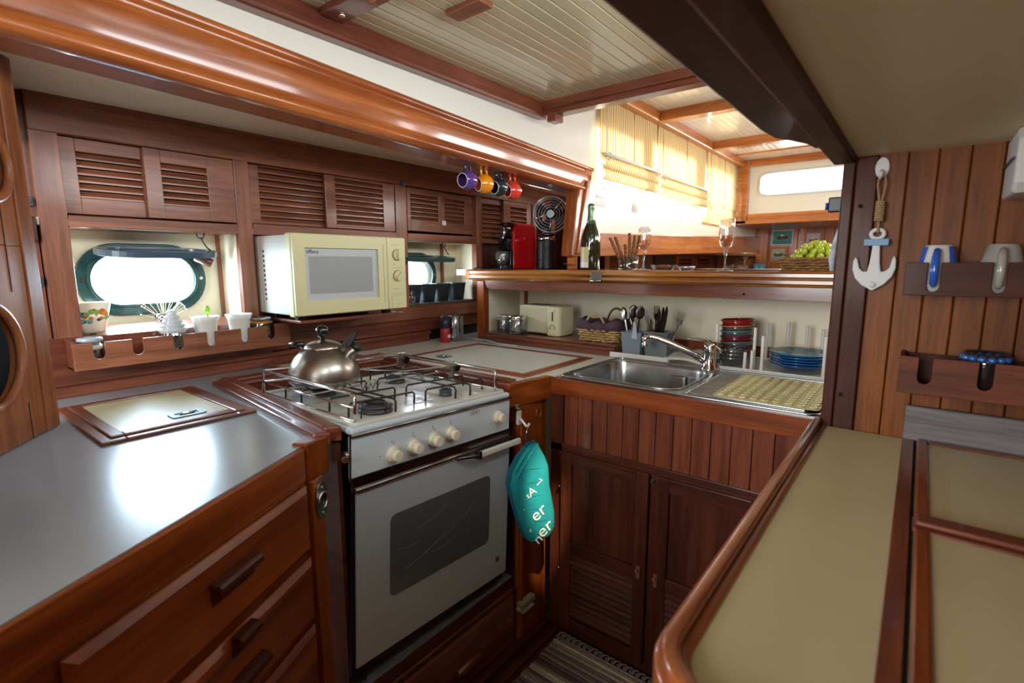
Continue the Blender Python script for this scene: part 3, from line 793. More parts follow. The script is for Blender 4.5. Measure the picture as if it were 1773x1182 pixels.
# ---------------------------------------------------------------- bar
bt = thing('bar_counter', 'long raised bar with glossy top and striped wooden edge', 'counter', (-.95,2.05,1.18))
m = M(); m.box(-1.85,-.155,1.875,2.30,1.235,1.262); m.box(-1.9,-1.28,2.30,2.86,1.235,1.262); m.build('bar_top', plain('glossy bar top','#7d4d38',.12,coat=.8,noise=.15,nscale=12), bt)
m = M()
m.prism([(1.875,1.212),(1.855,1.214),(1.846,1.224),(1.846,1.236),(1.852,1.24),(1.846,1.244),(1.847,1.258),(1.857,1.264),(1.90,1.264),(1.90,1.212)], 'x', -1.735, -.155)
m.build('bar_edge', W['stripe'], bt, .002)
m = M(); m.hexa([(-1.80,1.88,1.214),(-1.735,1.846,1.214),(-1.735,1.90,1.214),(-1.80,1.93,1.214)], [(-1.80,1.88,1.262),(-1.735,1.846,1.262),(-1.735,1.90,1.262),(-1.80,1.93,1.262)]); m.build('edge_return', wood('edge end', '#b8752c', '#6b340f', 'x', .65, 0, 1.6, spec=.2), bt, .006)
m = M()
pl = [(-1.665,1.213)]+[(-.155,1.213),(-.155,1.168)]+[(-.155-(i+1)*.05,1.170+.002*random.uniform(-1,1)) for i in range(29)]+[(-1.64,1.176)]
m.prism(pl, 'y', 1.868, 1.886); m.build('apron', W['red'+'x'], bt, .001)
m = M(); m.cyl((-.47,1.866,1.186),(-.47,1.869,1.186),.004,seg=10); m.build('screw_hole', void, bt)
m = M(); m.box(-1.055,-1.005,1.842,1.848,1.222,1.256); tag_h = m.build('hinge', plain('worn metal dark','#6f6a66',.4,.7), bt, .001, label='small worn metal hinge')
m = M(); m.cyl((-1.055,1.842,1.222),(-1.005,1.842,1.222),.005,seg=10); m.build('hinge_pin', steel, tag_h)
m = M(); m.tube([(-1.34+.0,2.29,1.2625),(-.9,2.29,1.2625)], .002, 6)

# ================================================================== RIGHT COUNTER
rc = thing('side_counter', 'cream topped side counter with rounded mahogany edge in the near foreground', 'counter', (0,.9,.9))
cx_, cy_, R_ = -.085, .455, .087
def path(off):
    pts = [(-.172+off, 1.334), (-.172+off, .9), (-.172+off, .455)]
    for i in range(1, 9):
        a = PI + (PI/2)*i/8
        pts.append((cx_+(R_-off)*cos(a), cy_+(R_-off)*sin(a)))
    pts.append((.6, cy_-(R_-off)))
    return pts
m = M()
A, B = path(.03), None
m.prism(A + [(.6,1.334)], 'z', .90, .921)
m.build('counter_top', laminY, rc)
m = M()
def ribbon(off0, off1, z0, z1, m):
    a, b = path(off0), path(off1); n = len(a)
    k = m.add([(x,y,z0) for x,y in a]+[(x,y,z0) for x,y in b]+[(x,y,z1) for x,y in b]+[(x,y,z1) for x,y in a], [])
    for i in range(n-1):
        for q in ((0,1),(1,2),(2,3),(3,0)):
            m.f.append([k+q[0]*n+i, k+q[1]*n+i, k+q[1]*n+i+1, k+q[0]*n+i+1]); m.s.append(True)
    m.f += [[k, k+3*n, k+2*n, k+n], [k+n-1, k+2*n-1, k+3*n-1, k+4*n-1]]; m.s += [False, False]
ribbon(0, .034, .885, .926, m)
ribbon(.007, .024, .924, .938, m)
m.build('edge_moulding', W['vary'], rc, .004)
m = M(); ribbon(.012, .02, .02, .89, m); m.build('counter_front', W['caby'], rc)
m = M(); m.box(-.0,.0195,.37,1.334,.921,.9245); m.build('dividing_strip', W['red'+'y'], rc, .001)
m = M(); m.box(.0195,.024,.37,1.334,.9205,.9213); m.build('gap', void, rc)
for i,(y0,y1,lab) in enumerate(((.908,1.318,'cream lift-up lid of the side counter nearest the wooden bulkhead'),(.30,.857,'cream lift-up lid of the side counter nearest the rounded corner'))):
    t = thing('counter_lid', lab, 'lid', (.2,(y0+y1)/2,.921))
    m = M(); m.box(.0245,.041,y0,y1,.921,.931); m.build('frame_stile', W['cab'+'y'], t, .003)
    m = M(); m.box(.041,.55,y1-.016,y1,.921,.931) if i == 0 else m.box(.041,.55,y0,y0+.02,.921,.931); m.build('frame_rail', W['red'+'x'], t, .003)
    m = M(); m.box(.041,.55,y0+(.0 if i == 0 else .02),y1-(.016 if i == 0 else 0),.921,.926); m.build('lid_panel', laminY, t)
m = M(); m.box(.022,.55,.858,.907,.921,.929); m.box(.025,.55,.866,.899,.929,.937); struct(m.build('trim_36', W['red'+'x'], None, .004))
m = M(); m.box(.0,.6,1.325,1.338,.922,.996)
tag(m.build('backboard', W['grey'], None, .003), 'weathered grey board standing behind the side counter lids', 'board')
# ================================================================== COOKER (local: x outwards, y to the right, z up; hangs slightly tilted)
ck = thing('gas_cooker', 'white gas cooker with oven hung in the gap between the worktops', 'cooker', (-.955,.625,.928), 0)
ck.rotation_euler = (-.051,0,0)
Wd = .567
m = M(); m.box(-.46,-.004,.006,Wd-.006,-.60,-.012); m.build('cooker_body', plain('dark enamel side','#26222a',.3,.5), ck, .003)
m = M(); k = m.mark()
m.box(-.47,.008,0,Wd-.01,-.012,.004); m.build('hob_edge', enamel, ck, .006)
m = M()
ol = rrect(-.462,.0,.008,Wd-.018,.02); il = rrect(-.440,-.022,.030,Wd-.040,.02)
m.holed(ol, il, 'z', .004, .012); m.prism(il, 'z', .003, .007)
m.build('hob_plate', hobw, ck, .002)
m = M(); m.box(-.012,0,.004,Wd,-.113,-.018); m.build('control_panel', enamel, ck, .002)
m = M(); m.cyl((.004,.0,-.014),(.004,Wd,-.014),.0045,seg=10); m.cyl((.006,.010,-.141),(.006,Wd+.012,-.141),.005,seg=10); m.box(-.02,.004,.004,Wd,-.145,-.118); m.build('chrome_strip', plain('dark chrome strip','#8d8a88',.2,1), ck)
pn = M(); pn.box(-.002,.0,.0,.004,-.12,-.016); pn.build('side_strip', steel, ck)
for y, z, r in ((.118,-.083,.0185),(.183,-.080,.0185),(.250,-.077,.0185),(.312,-.074,.0185),(.508,-.064,.017)):
    m = M(); m.cyl((0,y,z),(.002,y,z),r+.002,seg=24); m.cyl((.002,y,z),(.012,y,z),r+.0005,r-.001,seg=24); m.cyl((.012,y,z),(.027,y,z),r-.004,r-.0055,seg=24)
    m.build('control_knob', knobm, ck, .0015)
m = M()
redm = plain('red mark','#a03038',.5); 
for y, z in ((.118,-.083),(.183,-.080),(.250,-.077),(.312,-.074)):
    for dy, dz in ((-.002,.031),(.004,.026),(-.001,-.034 if y < .15 else .036)):
        m.cyl((0,y+dy,z+dz),(.0007,y+dy,z+dz),.0016,seg=8)
m.cyl((0,.082,-.080),(.0007,.082,-.080),.0018,seg=8)
for z in (-.060,-.070,-.08): m.cyl((0,.478,z),(.0007,.478,z),.0013,seg=6)
m.build('dial_marks', redm, ck)
text('brand_lettering', 'LIDO', .017, plain('grey print','#8a8d90',.5), ck, frame_mat((.0004,.408,-.034),(0,1,0),(0,0,1)))
# oven door
dr = M(); dr.box(-.03,0,.016,Wd+.006,-.582,-.149); dr_ = dr.build('oven_door', plain('pale oven door glass','#adb7bd',.16,coat=.6), ck, .003)
m = M(); m.prism(rrect(.112,.482,-.448,-.236,.018), 'x', -.001, .0012); m.build('door_window', ovglass, dr_)
m = M()
for (a, b, c, d) in ((.13,-.33,.21,-.335),(.14,-.40,.30,-.345),(.22,-.375,.36,-.33),(.25,-.385,.34,-.37),(.36,-.325,.41,-.30),(.2,-.30,.30,-.27)):
    m.tube([(.0013,a,b),(.0015,(a+c)/2,(b+d)/2-.006),(.0013,c,d)], .0006, 4)
m.build('oven_shelf_wires', plain('pale wire','#7f8488',.4,.3), dr_)
m = M(); m.box(0,.001,.520,.535,-.530,-.514); m.build('badge', plain('brass badge','#6b6238',.4,.5), dr_)
m = M()
m.box(.022,.034,.402,.588,-.158,-.140); h_ = m.build('door_handle', wplast, dr_, .004)
m = M(); m.tube([(.004,.335,-.150),(.014,.36,-.150),(.026,.385,-.150),(.028,.402,-.149)], .005, 8); m.box(.018,.036,.392,.404,-.160,-.138); m.tube([(.004,.600,-.147),(.028,.594,-.149)], .005, 8); m.build('handle_bracket', plain('steel bracket','#6c6664',.25,1), h_, .001)
# burners
for x, y, r in ((-.075,.125,.042),(-.335,.395,.031),(-.085,.375,.019),(-.325,.135,.034)):
    m = M(); m.lathe([(r*.85,.006),(r,.008),(r,.014),(r*.93,.015),(r*.93,.020),(r,.021),(r*.97,.026),(r*.3,.028),(.0001,.027)], (x,y,0), 28)
    b_ = m.build('burner', dgrey, ck)
    m = M(); m.lathe([(r*.72,.025),(r*.70,.0295),(r*.2,.031),(.0001,.031)], (x,y,0), 24); m.build('burner_cap', black, b_)
# pan supports of black wire
def support(y0, y1):
    m = M(); x0, x1 = -.425, -.035; h = .040
    for y in (y0+.08, y1-.09):
        m.tube([(x0,y,.008),(x0,y,h-.006),(x0+.006,y,h),(x1-.006,y,h),(x1,y,h-.006),(x1,y,.008)], .0027, 6)
    for x in (-.36,-.28,-.15,-.07):
        m.tube([(x,y0,.008),(x,y0,h-.006),(x,y0+.006,h),(x,y1-.006,h),(x,y1,h-.006),(x,y1,.008)], .0027, 6)
    m.build('pan_support', iron, ck)
support(.045, .245); support(.285, .515)
# fiddle rails
m = M(); h1, h2 = .075, .044; xa, xb = -.435, -.012; ya, yb = .022, Wd-.058
m.tube([(xb,ya,.01),(xb,ya,h1-.012),(xb-.004,ya,h1-.003),(xb-.014,ya,h1),(xa,ya,h1),(xa,ya,.01)], .0035, 8)
m.tube([(xb,ya,h2),(xa,ya,h2)], .0028, 8); m.tube([(xb,ya,.014),(xa,ya,.014)], .003, 8)
m.tube([(xb,yb,.01),(xb,yb,h1-.012),(xb-.004,yb,h1-.003),(xb-.014,yb,h1),(xa,yb,h1),(xa,yb,.01)], .0035, 8)
m.tube([(xa,ya,h1),(xa,yb,h1)], .003, 8); m.tube([(xa,ya,h2),(xa,yb,h2)], .0028, 8)
m.tube([(xb,yb,.02),(xa,yb,.02)], .0025, 8)
m.build('guard_rail', chrome, ck)
# pan clamps
m = M(); pts = [(-.2,ya,h2),(-.2,.10,.048),(-.2,.16,.05)]
for i in range(9): pts.append((-.2, .17+.008*i, .05-.016*(i%2)))
pts += [(-.2,.30,.05),(-.2,yb-.14,.05)]
pts += [(-.2, yb-.13+.01*i, .05-.012*(i%2)) for i in range(3)] + [(-.2,yb,.05)]
m.tube(pts, .0022, 6)
m.tube([(xa+.01,.33,h2),(-.30,.40,h2+.004),(-.17,yb,h1-.004)], .0022, 6)
m.build('pan_clamp', steel, ck)
for (x, y, r_) in ((xa+.004,yb-.012,0),(-.20,yb+.004,1)):
    m = M(); m.box(x-.004,x+.004,y-.018,y+.018,.035,.085) if r_ == 0 else m.box(x-.010,x+.010,y-.004,y+.004,.020,.085)
    c_ = m.build('clamp_plate', steel, ck, .002)
    m = M(); m.cyl((x-.002,y+(.014),.062),(x+.014,y+.014,.058),.014,seg=14) ; m.build('clamp_wheel', blackg, c_, .002)
m = M(); m.tube([(-.035,.055,.01),(-.035,.055,.03),(-.035,.058,.045)], .0018, 6); m.ball((-.035,.058,.046),.003,8); m.build('igniter', black, ck)

# ---------------------------------------------------------------- kettle
KX, KY, KZ = -1.28, .768, .966
kt = thing('kettle', 'brushed steel whistling kettle with black ball knob on the cooker', 'kettle', (KX,KY,KZ))
m = M(); m.lathe([(.0001,0),(.088,0),(.094,.004),(.0955,.014),(.094,.03),(.088,.05),(.077,.070),(.062,.086),(.048,.096),(.044,.099),(.0001,.099)], (KX,KY,KZ), 48); m.build('kettle_body', steel, kt)
m = M(); m.lathe([(.052,.093),(.052,.098),(.046,.106),(.03,.113),(.012,.117),(.0001,.118)], (KX,KY,KZ), 36); ld = m.build('lid', steel, kt)
m = M(); m.lathe([(.006,.116),(.006,.124),(.014,.13),(.0175,.139),(.0165,.149),(.010,.156),(.0001,.158)], (KX,KY,KZ), 24); m.build('lid_knob', blackg, ld)
d1 = Vector((-.62,.78,0)); a1 = Vector((.78,.62,0))       # along / across the view of the handle
def kp(a, b, z): return Vector((KX,KY,KZ)) + a1*a + d1*b + Vector((0,0,z))
m = M(); m.tube([kp(-.052,0,.089),kp(-.060,0,.098),kp(-.068,0,.104)], .005, 8); m.tube([kp(.045,.03,.095),kp(.058,.03,.11),kp(.07,.03,.116)], .005, 8); m.build('handle_bracket', chrome, kt)
m = M(); m.tube([kp(-.050,-.004,.105),kp(-.066,-.006,.106),kp(-.088,-.008,.104)], [.009,.010,.008], 10); m.build('handle_grip', blackg, kt, label='black folded kettle grip')
m = M(); m.tube([kp(.058,.0,.055),kp(.075,.0,.08),kp(.092,.0,.098)], [.020,.016,.013], 14); sp_ = m.build('spout', steel, kt)
m = M(); m.cyl(kp(.090,0,.094), kp(.098,0,.103), .0155, seg=16); m.build('whistle', black, sp_)
m = M(); k = m.mark(); m.prism([(-.01,-.004),(.012,-.01),(.03,.022),(.034,.036),(.020,.030),(.0,.012)], 'y', -.007, .007)
m.xf(k, frame_mat(kp(.066,0,.108), a1, d1)); m.build('whistle_lever', black, sp_, .002)

# ---------------------------------------------------------------- microwave
MX, MY0, MY1, MZ0, MZ1 = -1.60, .866, 1.336, 1.116, 1.392
mw = thing('microwave_oven', 'cream microwave oven with grey window and two round dials', 'microwave', (-1.72,1.1,1.10))
m = M(); m.box(-1.862,MX-.035,MY0+.008,MY1-.006,MZ0+.004,MZ1-.004); m.build('casing', mwside, mw, .004)
m = M(); m.box(MX-.035,MX-.004,MY0,MY1,MZ0,MZ1); m.build('front_frame', mwm, mw, .004)
m = M(); YD = 1.243
o_ = rrect(MY0+.003,YD,MZ0+.004,MZ1-.003,.004,2); wl = rrect(MY0+.045,YD-.040,MZ0+.052,MZ1-.048,.002,2)
m.holed(o_, wl, 'x', MX-.006, MX+.006); dd = m.build('door', mwm, mw, .002)
wl2 = rrect(MY0+.060,YD-.062,MZ0+.074,MZ1-.075,.004,2)
m = M(); m.holed(wl, wl2, 'x', MX-.009, MX-.002); m.build('window_border', mwband, dd)
m = M(); m.prism(wl2, 'x', MX-.009, MX-.003); m.build('door_window', mwglass, dd)
text('brand_lettering', 'tiffany', .019, dgrey, dd, frame_mat((MX-.0015,MY0+.076,MZ1-.060),(0,1,0),(0,0,1)))
m = M(); m.box(MX+.006,MX+.0068,YD-.017,YD-.0155,MZ0+.03,MZ1-.03); m.build('door_groove', plain('groove line','#a9a57e',.5), dd)
m = M(); m.box(MX-.005,MX+.005,YD+.003,MY1-.003,MZ0+.004,MZ1-.003); cp = m.build('control_panel', mwm, mw, .002)
for z in (1.325,1.245):
    m = M(); m.cyl((MX+.005,1.292,z),(MX+.0062,1.292,z),.0225,seg=28); m.build('dial_ring', plain('olive ring','#8c8858',.5), cp)
    m = M(); m.cyl((MX+.006,1.292,z),(MX+.012,1.292,z),.0205,.019,seg=28); k = m.mark(); m.box(MX+.011,MX+.022,-.005,.005,-.018,.018)
    m.xf(k, Matrix.Translation((0,1.292,z)) @ Matrix.Rotation(0 if z > 1.3 else -.8, 4, 'X')); m.build('dial', mwm, cp, .0015)
m = M(); gm = plain('faint print','#b5b186',.6)
for z, a, b in ((1.362,1.265,1.30),(1.288,1.268,1.285),(1.276,1.27,1.315),(1.195,1.268,1.30),(1.177,1.265,1.322),(1.135,1.28,1.302)): m.box(MX+.005,MX+.0056,a,b,z,z+.0018)
m.box(MX+.005,MX+.0058,1.260,1.330,1.170,1.1712); m.box(MX+.005,MX+.0058,1.260,1.2612,1.128,1.171)
m.build('panel_print', gm, cp)
m = M()
for i in range(11): m.cyl((-1.80,MY0+.0085,1.335-i*.0165),(-1.80,MY0+.0070,1.335-i*.0165),.0045,seg=10)
m.build('vent_holes', void, mw)
m = M()
for y in (MY0+.045, MY1-.065):
    for x in (MX-.05, -1.80): m.box(x-.012,x+.012,y-.014,y+.014,1.102,1.118)
m.build('foot', black, mw, .002)
m = M(); m.box(-1.85,-1.615,.893,1.33,1.091,1.102)
tag(m.build('microwave_shelf', W['redy'], None, .003), 'thin wooden shelf board directly under the microwave', 'shelf')

# ---------------------------------------------------------------- spice rack
sr = thing('jar_rack', 'long wooden jar rack with U shaped slots under the oval porthole', 'rack', (-1.79,.62,1.01))
SX = -1.75; slots = [.379,.469,.572,.666,.770,.858]
m = M(); ya_, yb_ = .322,.925; z0, z1 = 1.006,1.079
def front(y): return 0
pts = [(ya_,z0)]; pts += [(yb_,z0),(yb_,z1+.006)]
cur = []
for i, s0 in enumerate(slots[::-1]):
    w_ = .0135; zb = 1.046
    cur += [(s0+w_,z1),(s0+w_,zb)] + [(s0+w_*cos(t),zb+w_*sin(t)) for t in [-PI*j/6 for j in range(1,6)]] + [(s0-w_,zb),(s0-w_,z1)]
pts += [(yb_-.02,z1+.006)] + [(slots[-1]+.0136,z1+.006)] + cur + [(ya_,z1)]
m.prism(pts, 'x', SX-.012, SX); m.build('slotted_front', W['mahy'], sr, .001)
m = M(); m.box(-1.833,SX-.012,ya_,ya_+.012,z0,z1+.004); m.box(-1.833,SX-.012,yb_-.012,yb_,z0,z1+.004); m.box(-1.833,SX-.012,ya_,yb_,z0,z0+.006); m.box(-1.834,-1.828,ya_,yb_,z0,z1+.01); m.build('rack_box', W['redy'], sr, .001)
def jar(label, x, y, r, h, z=1.0125, lid='seal', gr=None):
    t = thing('glass_jar', label, 'jar', (x,y,z), group=gr)
    m = M(); m.lathe([(r*.9,0),(r,.004),(r,h*.86),(r*.93,h*.92),(r*.93,h),(r*.90,h),(r*.90,h*.93),(r*.955,h*.85),(r*.955,.008),(.0001,.006)], (x,y,z), 28); m.build('jar_body', smokeg, t)
    return t
j = jar('small lidded glass jar with white label at the near end of the slotted rack', -1.79, .368, .026, .062)
m = M(); m.lathe([(.027,.060),(.030,.062),(.030,.068),(.027,.072),(.0001,.073)], (-1.79,.368,1.019), 28); m.build('jar_lid', plain('pale blue glass lid','#c3d2de',.12,coat=.6,trans=.4), j)
m = M(); m.lathe([(.0266,.046),(.0266,.058)], (-1.79,.368,1.0125), 28); m.build('label_band', white, j)
j = jar('glass jar with stacked spiral glass lid in the slotted rack', -1.79, .572, .036, .078)
m = M(); pr = [(.036,.072)]
for i in range(4):
    r_ = .040-.0055*i; z_ = .074+i*.0125
    pr += [(r_-.006,z_),(r_,z_+.005),(r_-.006,z_+.010)]
pr += [(.012,.125),(.015,.131),(.010,.139),(.0001,.141)]
m.lathe(pr, (-1.79,.572,1.0125), 28); m.build('spiral_lid', plain('frosted lid glass','#dfe6ea',.12,coat=.6,trans=.35), j)
m = M()
for i in range(26):
    a = random.uniform(0,2*PI); rr_ = random.uniform(0,.024); m.ball((-1.79+rr_*cos(a),.572+rr_*sin(a),1.022+random.uniform(0,.045)),.006,6)
o_ = m.build('jar_contents', plain('brown nuts','#5a4a3c',.6), j); o_['kind'] = 'stuff'
j = jar('glass jar with clip lid and yellow seal at the far end of the slotted rack', -1.79, .845, .034, .086)
m = M(); m.lathe([(.036,.086),(.039,.088),(.039,.094),(.036,.097),(.0001,.097)], (-1.79,.845,1.0125), 28); m.build('jar_lid', glass('lid glass clear','#dfe6ea',.35), j)
m = M(); m.lathe([(.0345,.076),(.0365,.079),(.0345,.082)], (-1.79,.845,1.0125), 28); m.build('seal_ring', plain('orange seal','#d88a2a',.5), j)
for i, (y, lab) in enumerate(((.666,'white tapered ceramic cup holding a green spoon in the slotted rack'),(.770,'empty white ceramic cup beside the lidded jar in the slotted rack'))):
    t = thing('ceramic_cup', lab, 'cup', (-1.79,y,1.0125), group='white cups in the slotted rack')
    m = M(); m.lathe([(.0001,0),(.026,0),(.028,.004),(.031,.06),(.034,.095),(.042,.113),(.0405,.1135),(.031,.095),(.028,.06),(.024,.008),(.0001,.006)], (-1.79,y,1.0125), 32); m.build('cup_body', ceram, t)
sp = thing('spoon', 'green round-tipped spoon standing in the white cup', 'spoon', (-1.79,.67,1.02))
m = M(); k = m.mark(); m.ball((0,0,0),.012,14,.5,.75,1.2); m.xf(k, Matrix.Translation((-1.785,.672,1.146))); m.build('spoon_head', plain('green plastic','#9acb3c',.3,coat=.3), sp)
m = M(); m.tube([(-1.785,.672,1.135),(-1.79,.668,1.02)], .003, 8); m.build('spoon_stem', plain('green stem','#9acb3c',.3), sp)
# patterned dish on the window shelf
bw = thing('patterned_dish', 'cream square dish with coloured dots standing in the near corner of the porthole shelf', 'dish', (-1.90,.41,1.10))
m = M()
s0 = [(-1.935,.375),(-1.865,.345),(-1.865,.435),(-1.93,.44)]
def rr3(hx, hy, z, r=.012):
    return [(-1.893+x, .398+y, z) for x, y in rrect(-hx,hx,-hy,hy,r,4)]
rings = [rr3(.018,.024,1.092), rr3(.022,.030,1.098), rr3(.036,.048,1.182,.016), rr3(.033,.045,1.182,.014), rr3(.020,.028,1.102)]
k = m.add([p for r_ in rings for p in r_], []); n = len(rings[0])
for a in range(len(rings)-1):
    for j_ in range(n): m.f.append([k+a*n+j_, k+a*n+(j_+1)%n, k+(a+1)*n+(j_+1)%n, k+(a+1)*n+j_]); m.s.append(True)
m.f.append([k+i for i in range(n)][::-1]); m.s.append(False); m.f.append([k+4*n+i for i in range(n)]); m.s.append(False)
m.build('dish_body', plain('cream glazed dish','#e6dfc8',.3,coat=.3), bw)
cols = ['#c98a3a','#3c7a8a','#7fae9a','#3b4a66','#c8622e','#8aa84a']
for ci, c_ in enumerate(cols):
    m = M(); cm = plain('dot '+c_, c_, .4)
    for q in range(5):
        u_, v_ = random.uniform(-.85,.85), random.uniform(.3,.72); r_ = random.uniform(.003,.0075)
        xx = .022+.014*v_; p0 = Vector((-1.893+xx+.0006, .398+u_*(.030+.016*v_), 1.098+.084*v_))
        m.cyl(p0, p0+Vector((.0012,0,-.0003)), r_, seg=14)
    m.build('painted_dots', cm, bw)
# cotton buds in a small glass
cb = thing('toothpick_holder', 'small glass holder of fanned cotton buds in front of the porthole', 'holder', (-1.86,.575,1.092))
m = M(); m.lathe([(.018,0),(.022,.004),(.024,.03),(.018,.046),(.016,.046),(.021,.03),(.0001,.006)], (-1.865,.575,1.092), 20); m.build('holder_glass', smokeg, cb)
m = M(); m.ball((-1.842,.563,1.122),.011,12); m.build('holder_ball', chrome, cb)
m = M(); mt = M()
for i in range(26):
    a = random.uniform(-1.25,1.25); b_ = random.uniform(-.3,.3)
    d = Vector((b_, sin(a), cos(a))).normalized(); p0 = Vector((-1.865,.575,1.115)); p1 = p0+d*.072
    m.tube([p0, p1], .0011, 5); mt.ball(p1, .0026, 6)
m.build('bud_sticks', plain('pale sticks','#d9cbb2',.6), cb)['kind'] = 'stuff'; mt.build('bud_tips', plain('cotton tips','#f2f0ea',.9), cb)['kind'] = 'stuff'

# pots on the second porthole shelf
for i, y in enumerate((1.605,1.70,1.795,1.905)):
    if i == 0: lab = 'steel planter pot on the far porthole shelf, partly hidden by the microwave'
    else: lab = ['','dark steel planter pot nearest the microwave on the far porthole shelf','middle of three dark steel planter pots on the far porthole shelf','dark steel planter pot at the hook end of the far porthole shelf'][i]
    t = thing('planter_pot', lab, 'pot', (-1.89,y,1.108), group='steel pots on the far porthole shelf')
    m = M()
    rings = []
    for (hx, hy, z_) in ((.026,.036,1.108),(.034,.046,1.192),(.036,.049,1.195),(.033,.045,1.195),(.024,.034,1.115)):
        rings.append([(-1.885+x, y+y_, z_) for x, y_ in rrect(-hx,hx,-hy,hy,.016,4)])
    k = m.add([p for r_ in rings for p in r_], []); n = len(rings[0])
    for a in range(len(rings)-1):
        for j_ in range(n): m.f.append([k+a*n+j_, k+a*n+(j_+1)%n, k+(a+1)*n+(j_+1)%n, k+(a+1)*n+j_]); m.s.append(True)
    m.f.append([k+i_ for i_ in range(n)][::-1]); m.s.append(False); m.f.append([k+4*n+i_ for i_ in range(n)]); m.s.append(False)
    m.build('pot_body', plain('grey steel pot %d' % i,'#59636b',.3,.7), t)
m = M(); m.box(-1.925,-1.842,1.56,1.985,1.1005,1.107); tag(m.build('pot_tray', plain('slate tray','#6a6c70',.4,.3), None, .002), 'flat grey tray under the row of steel pots', 'tray')
for y, nm in ((1.575,'wine_cork'),):
    m = M(); k = m.mark(); m.lathe([(.011,0),(.012,.004),(.016,.03),(.014,.034),(.010,.034),(.010,.06),(.0001,.06)], (-1.842,1.575,1.108), 16)
    tag(m.build('glass_stopper', smokeg, None), 'small clear glass stopper beside the microwave corner on the porthole shelf', 'stopper')

# canisters on the worktop at the far end
t = thing('spice_shaker', 'small red-labelled shaker with dark cap at the far end of the worktop', 'shaker', (-1.75,1.687,.92))
m = M(); m.lathe([(.022,0),(.024,.003),(.024,.062),(.021,.07)], (-1.75,1.69,.9205), 24); m.build('shaker_body', plain('red label','#b22a2e',.4), t)
m = M(); m.lathe([(.021,.068),(.023,.071),(.023,.125),(.0001,.126)], (-1.75,1.69,.9205), 24); m.build('cap', plain('dark navy cap','#23253a',.4), t)
m = M(); m.box(-1.7255,-1.7245,1.682,1.700,.945,.96); m.build('label_mark', white, t)
t = thing('bottle_pack', 'tall ribbed clear plastic canister beside the red-labelled shaker', 'canister', (-1.76,1.765,.92))
m = M(); m.lathe([(.040,0),(.043,.004),(.043,.12),(.038,.125),(.0001,.125)], (-1.765,1.765,.9205), 24)
m.build('canister_body', glass('lilac plastic','#c6c2cc',.3,.2), t)
m = M()
for i in range(5): m.tube([(-1.765+.043*cos(-.8+i*.45), 1.765+.043*sin(-.8+i*.45), .924), (-1.765+.043*cos(-.8+i*.45), 1.765+.043*sin(-.8+i*.45), 1.04)], .0022, 6)
m.build('ribs', plain('grey ribs','#9d9aa4',.4), t)
m = M(); m.tube([(-1.74,1.80,.925),(-1.66,1.815,.93),(-1.58,1.80,.932),(-1.50,1.79,.9245),(-1.40,1.80,.9235)], .0035, 6)
tag(m.build('power_cable', plain('pale cable','#b9bcc4',.4), None), 'pale grey cable lying on the white worktop near the ledge', 'cable')
# ================================================================== OVEN MITT
mk = thing('oven_mitt', 'teal quilted oven mitt with white lettering hanging beside the cooker', 'oven mitt', (-.925,1.25,.38))
OUT = [(0.008,0.731),(0.035,0.737),(0.063,0.69),(0.078,0.652),(0.083,0.588),(0.102,0.494),(0.104,0.442),(0.087,0.412),(0.047,0.41),(0.029,0.468),(0.020,0.402),(0.0,0.418),(-0.027,0.494),(-0.047,0.566),(-0.057,0.611),(-0.049,0.653),(-0.023,0.695)]
hh = Vector((.42,.9075,0)); nn = Vector((.9075,-.42,0)); P0 = Vector((-.925,1.225,0))
def mp(u_, z_, d): return P0 + hh*u_ + nn*d + Vector((0,0,z_))
def puffy(out, d0, th, m):
    cx = sum(p[0] for p in out)/len(out); n = len(out)
    pts = []
    for i in range(n):
        a, b = out[i], out[(i+1)%n]
        for t in (0,.5): pts.append((a[0]*(1-t)+b[0]*t, a[1]*(1-t)+b[1]*t))
    out = pts; n = len(out)
    def spine(z): 
        xs = [p[0] for p in out if abs(p[1]-z) < .03]; return (min(xs)+max(xs))/2
    rings = []
    for s_, d in ((1,0),(.97,.35),(.85,.75),(.55,.97),(.1,1)):
        rings.append([mp(spine(p[1])+(p[0]-spine(p[1]))*s_, p[1]+( .56-p[1])*(1-s_)*.12, d0+th*d) for p in out])
    k = m.add([p for r in rings for p in r], [])
    for a in range(len(rings)-1):
        for j in range(n): m.f.append([k+a*n+j, k+a*n+(j+1)%n, k+(a+1)*n+(j+1)%n, k+(a+1)*n+j]); m.s.append(True)
    m.f.append([k+(len(rings)-1)*n+i for i in range(n)]); m.s.append(True)
    k2 = m.add([mp(p[0],p[1],d0) for p in out], []); m.f.append([k2+i for i in range(n)][::-1]); m.s.append(False)
m = M(); puffy(OUT, .012, .02, m); m.build('mitt_front', teal, mk)
m = M(); puffy([(u_-.008 if z_ < .7 else u_, z_+.004) for u_, z_ in OUT], -.002, .012, m); m.build('mitt_back', plain('dark teal cotton','#0a5f78',.9), mk)
m = M()
tealD = plain('teal seam','#08707a',.9)
def span(z):
    us = []
    n = len(OUT)
    for i in range(n):
        a, b = OUT[i], OUT[(i+1)%n]
        if (a[1]-z)*(b[1]-z) < 0: us.append(a[0]+(b[0]-a[0])*(z-a[1])/(b[1]-a[1]))
    return min(us), max(us)
for z_ in (.665,.62,.575,.53,.485,.44):
    a, b = span(z_); a2, b2 = span(z_-.012)
    m.tube([mp(a+.004,z_,.019), mp(a*.75+b*.25,z_-.002,.0305), mp((a+b)/2,z_-.005,.0325), mp(a*.25+b2*.75,z_-.009,.0305), mp(b2-.004,z_-.012,.019)], .0012, 5)
m.build('quilt_seams', tealD, mk)
m = M()
a, b = span(.64)
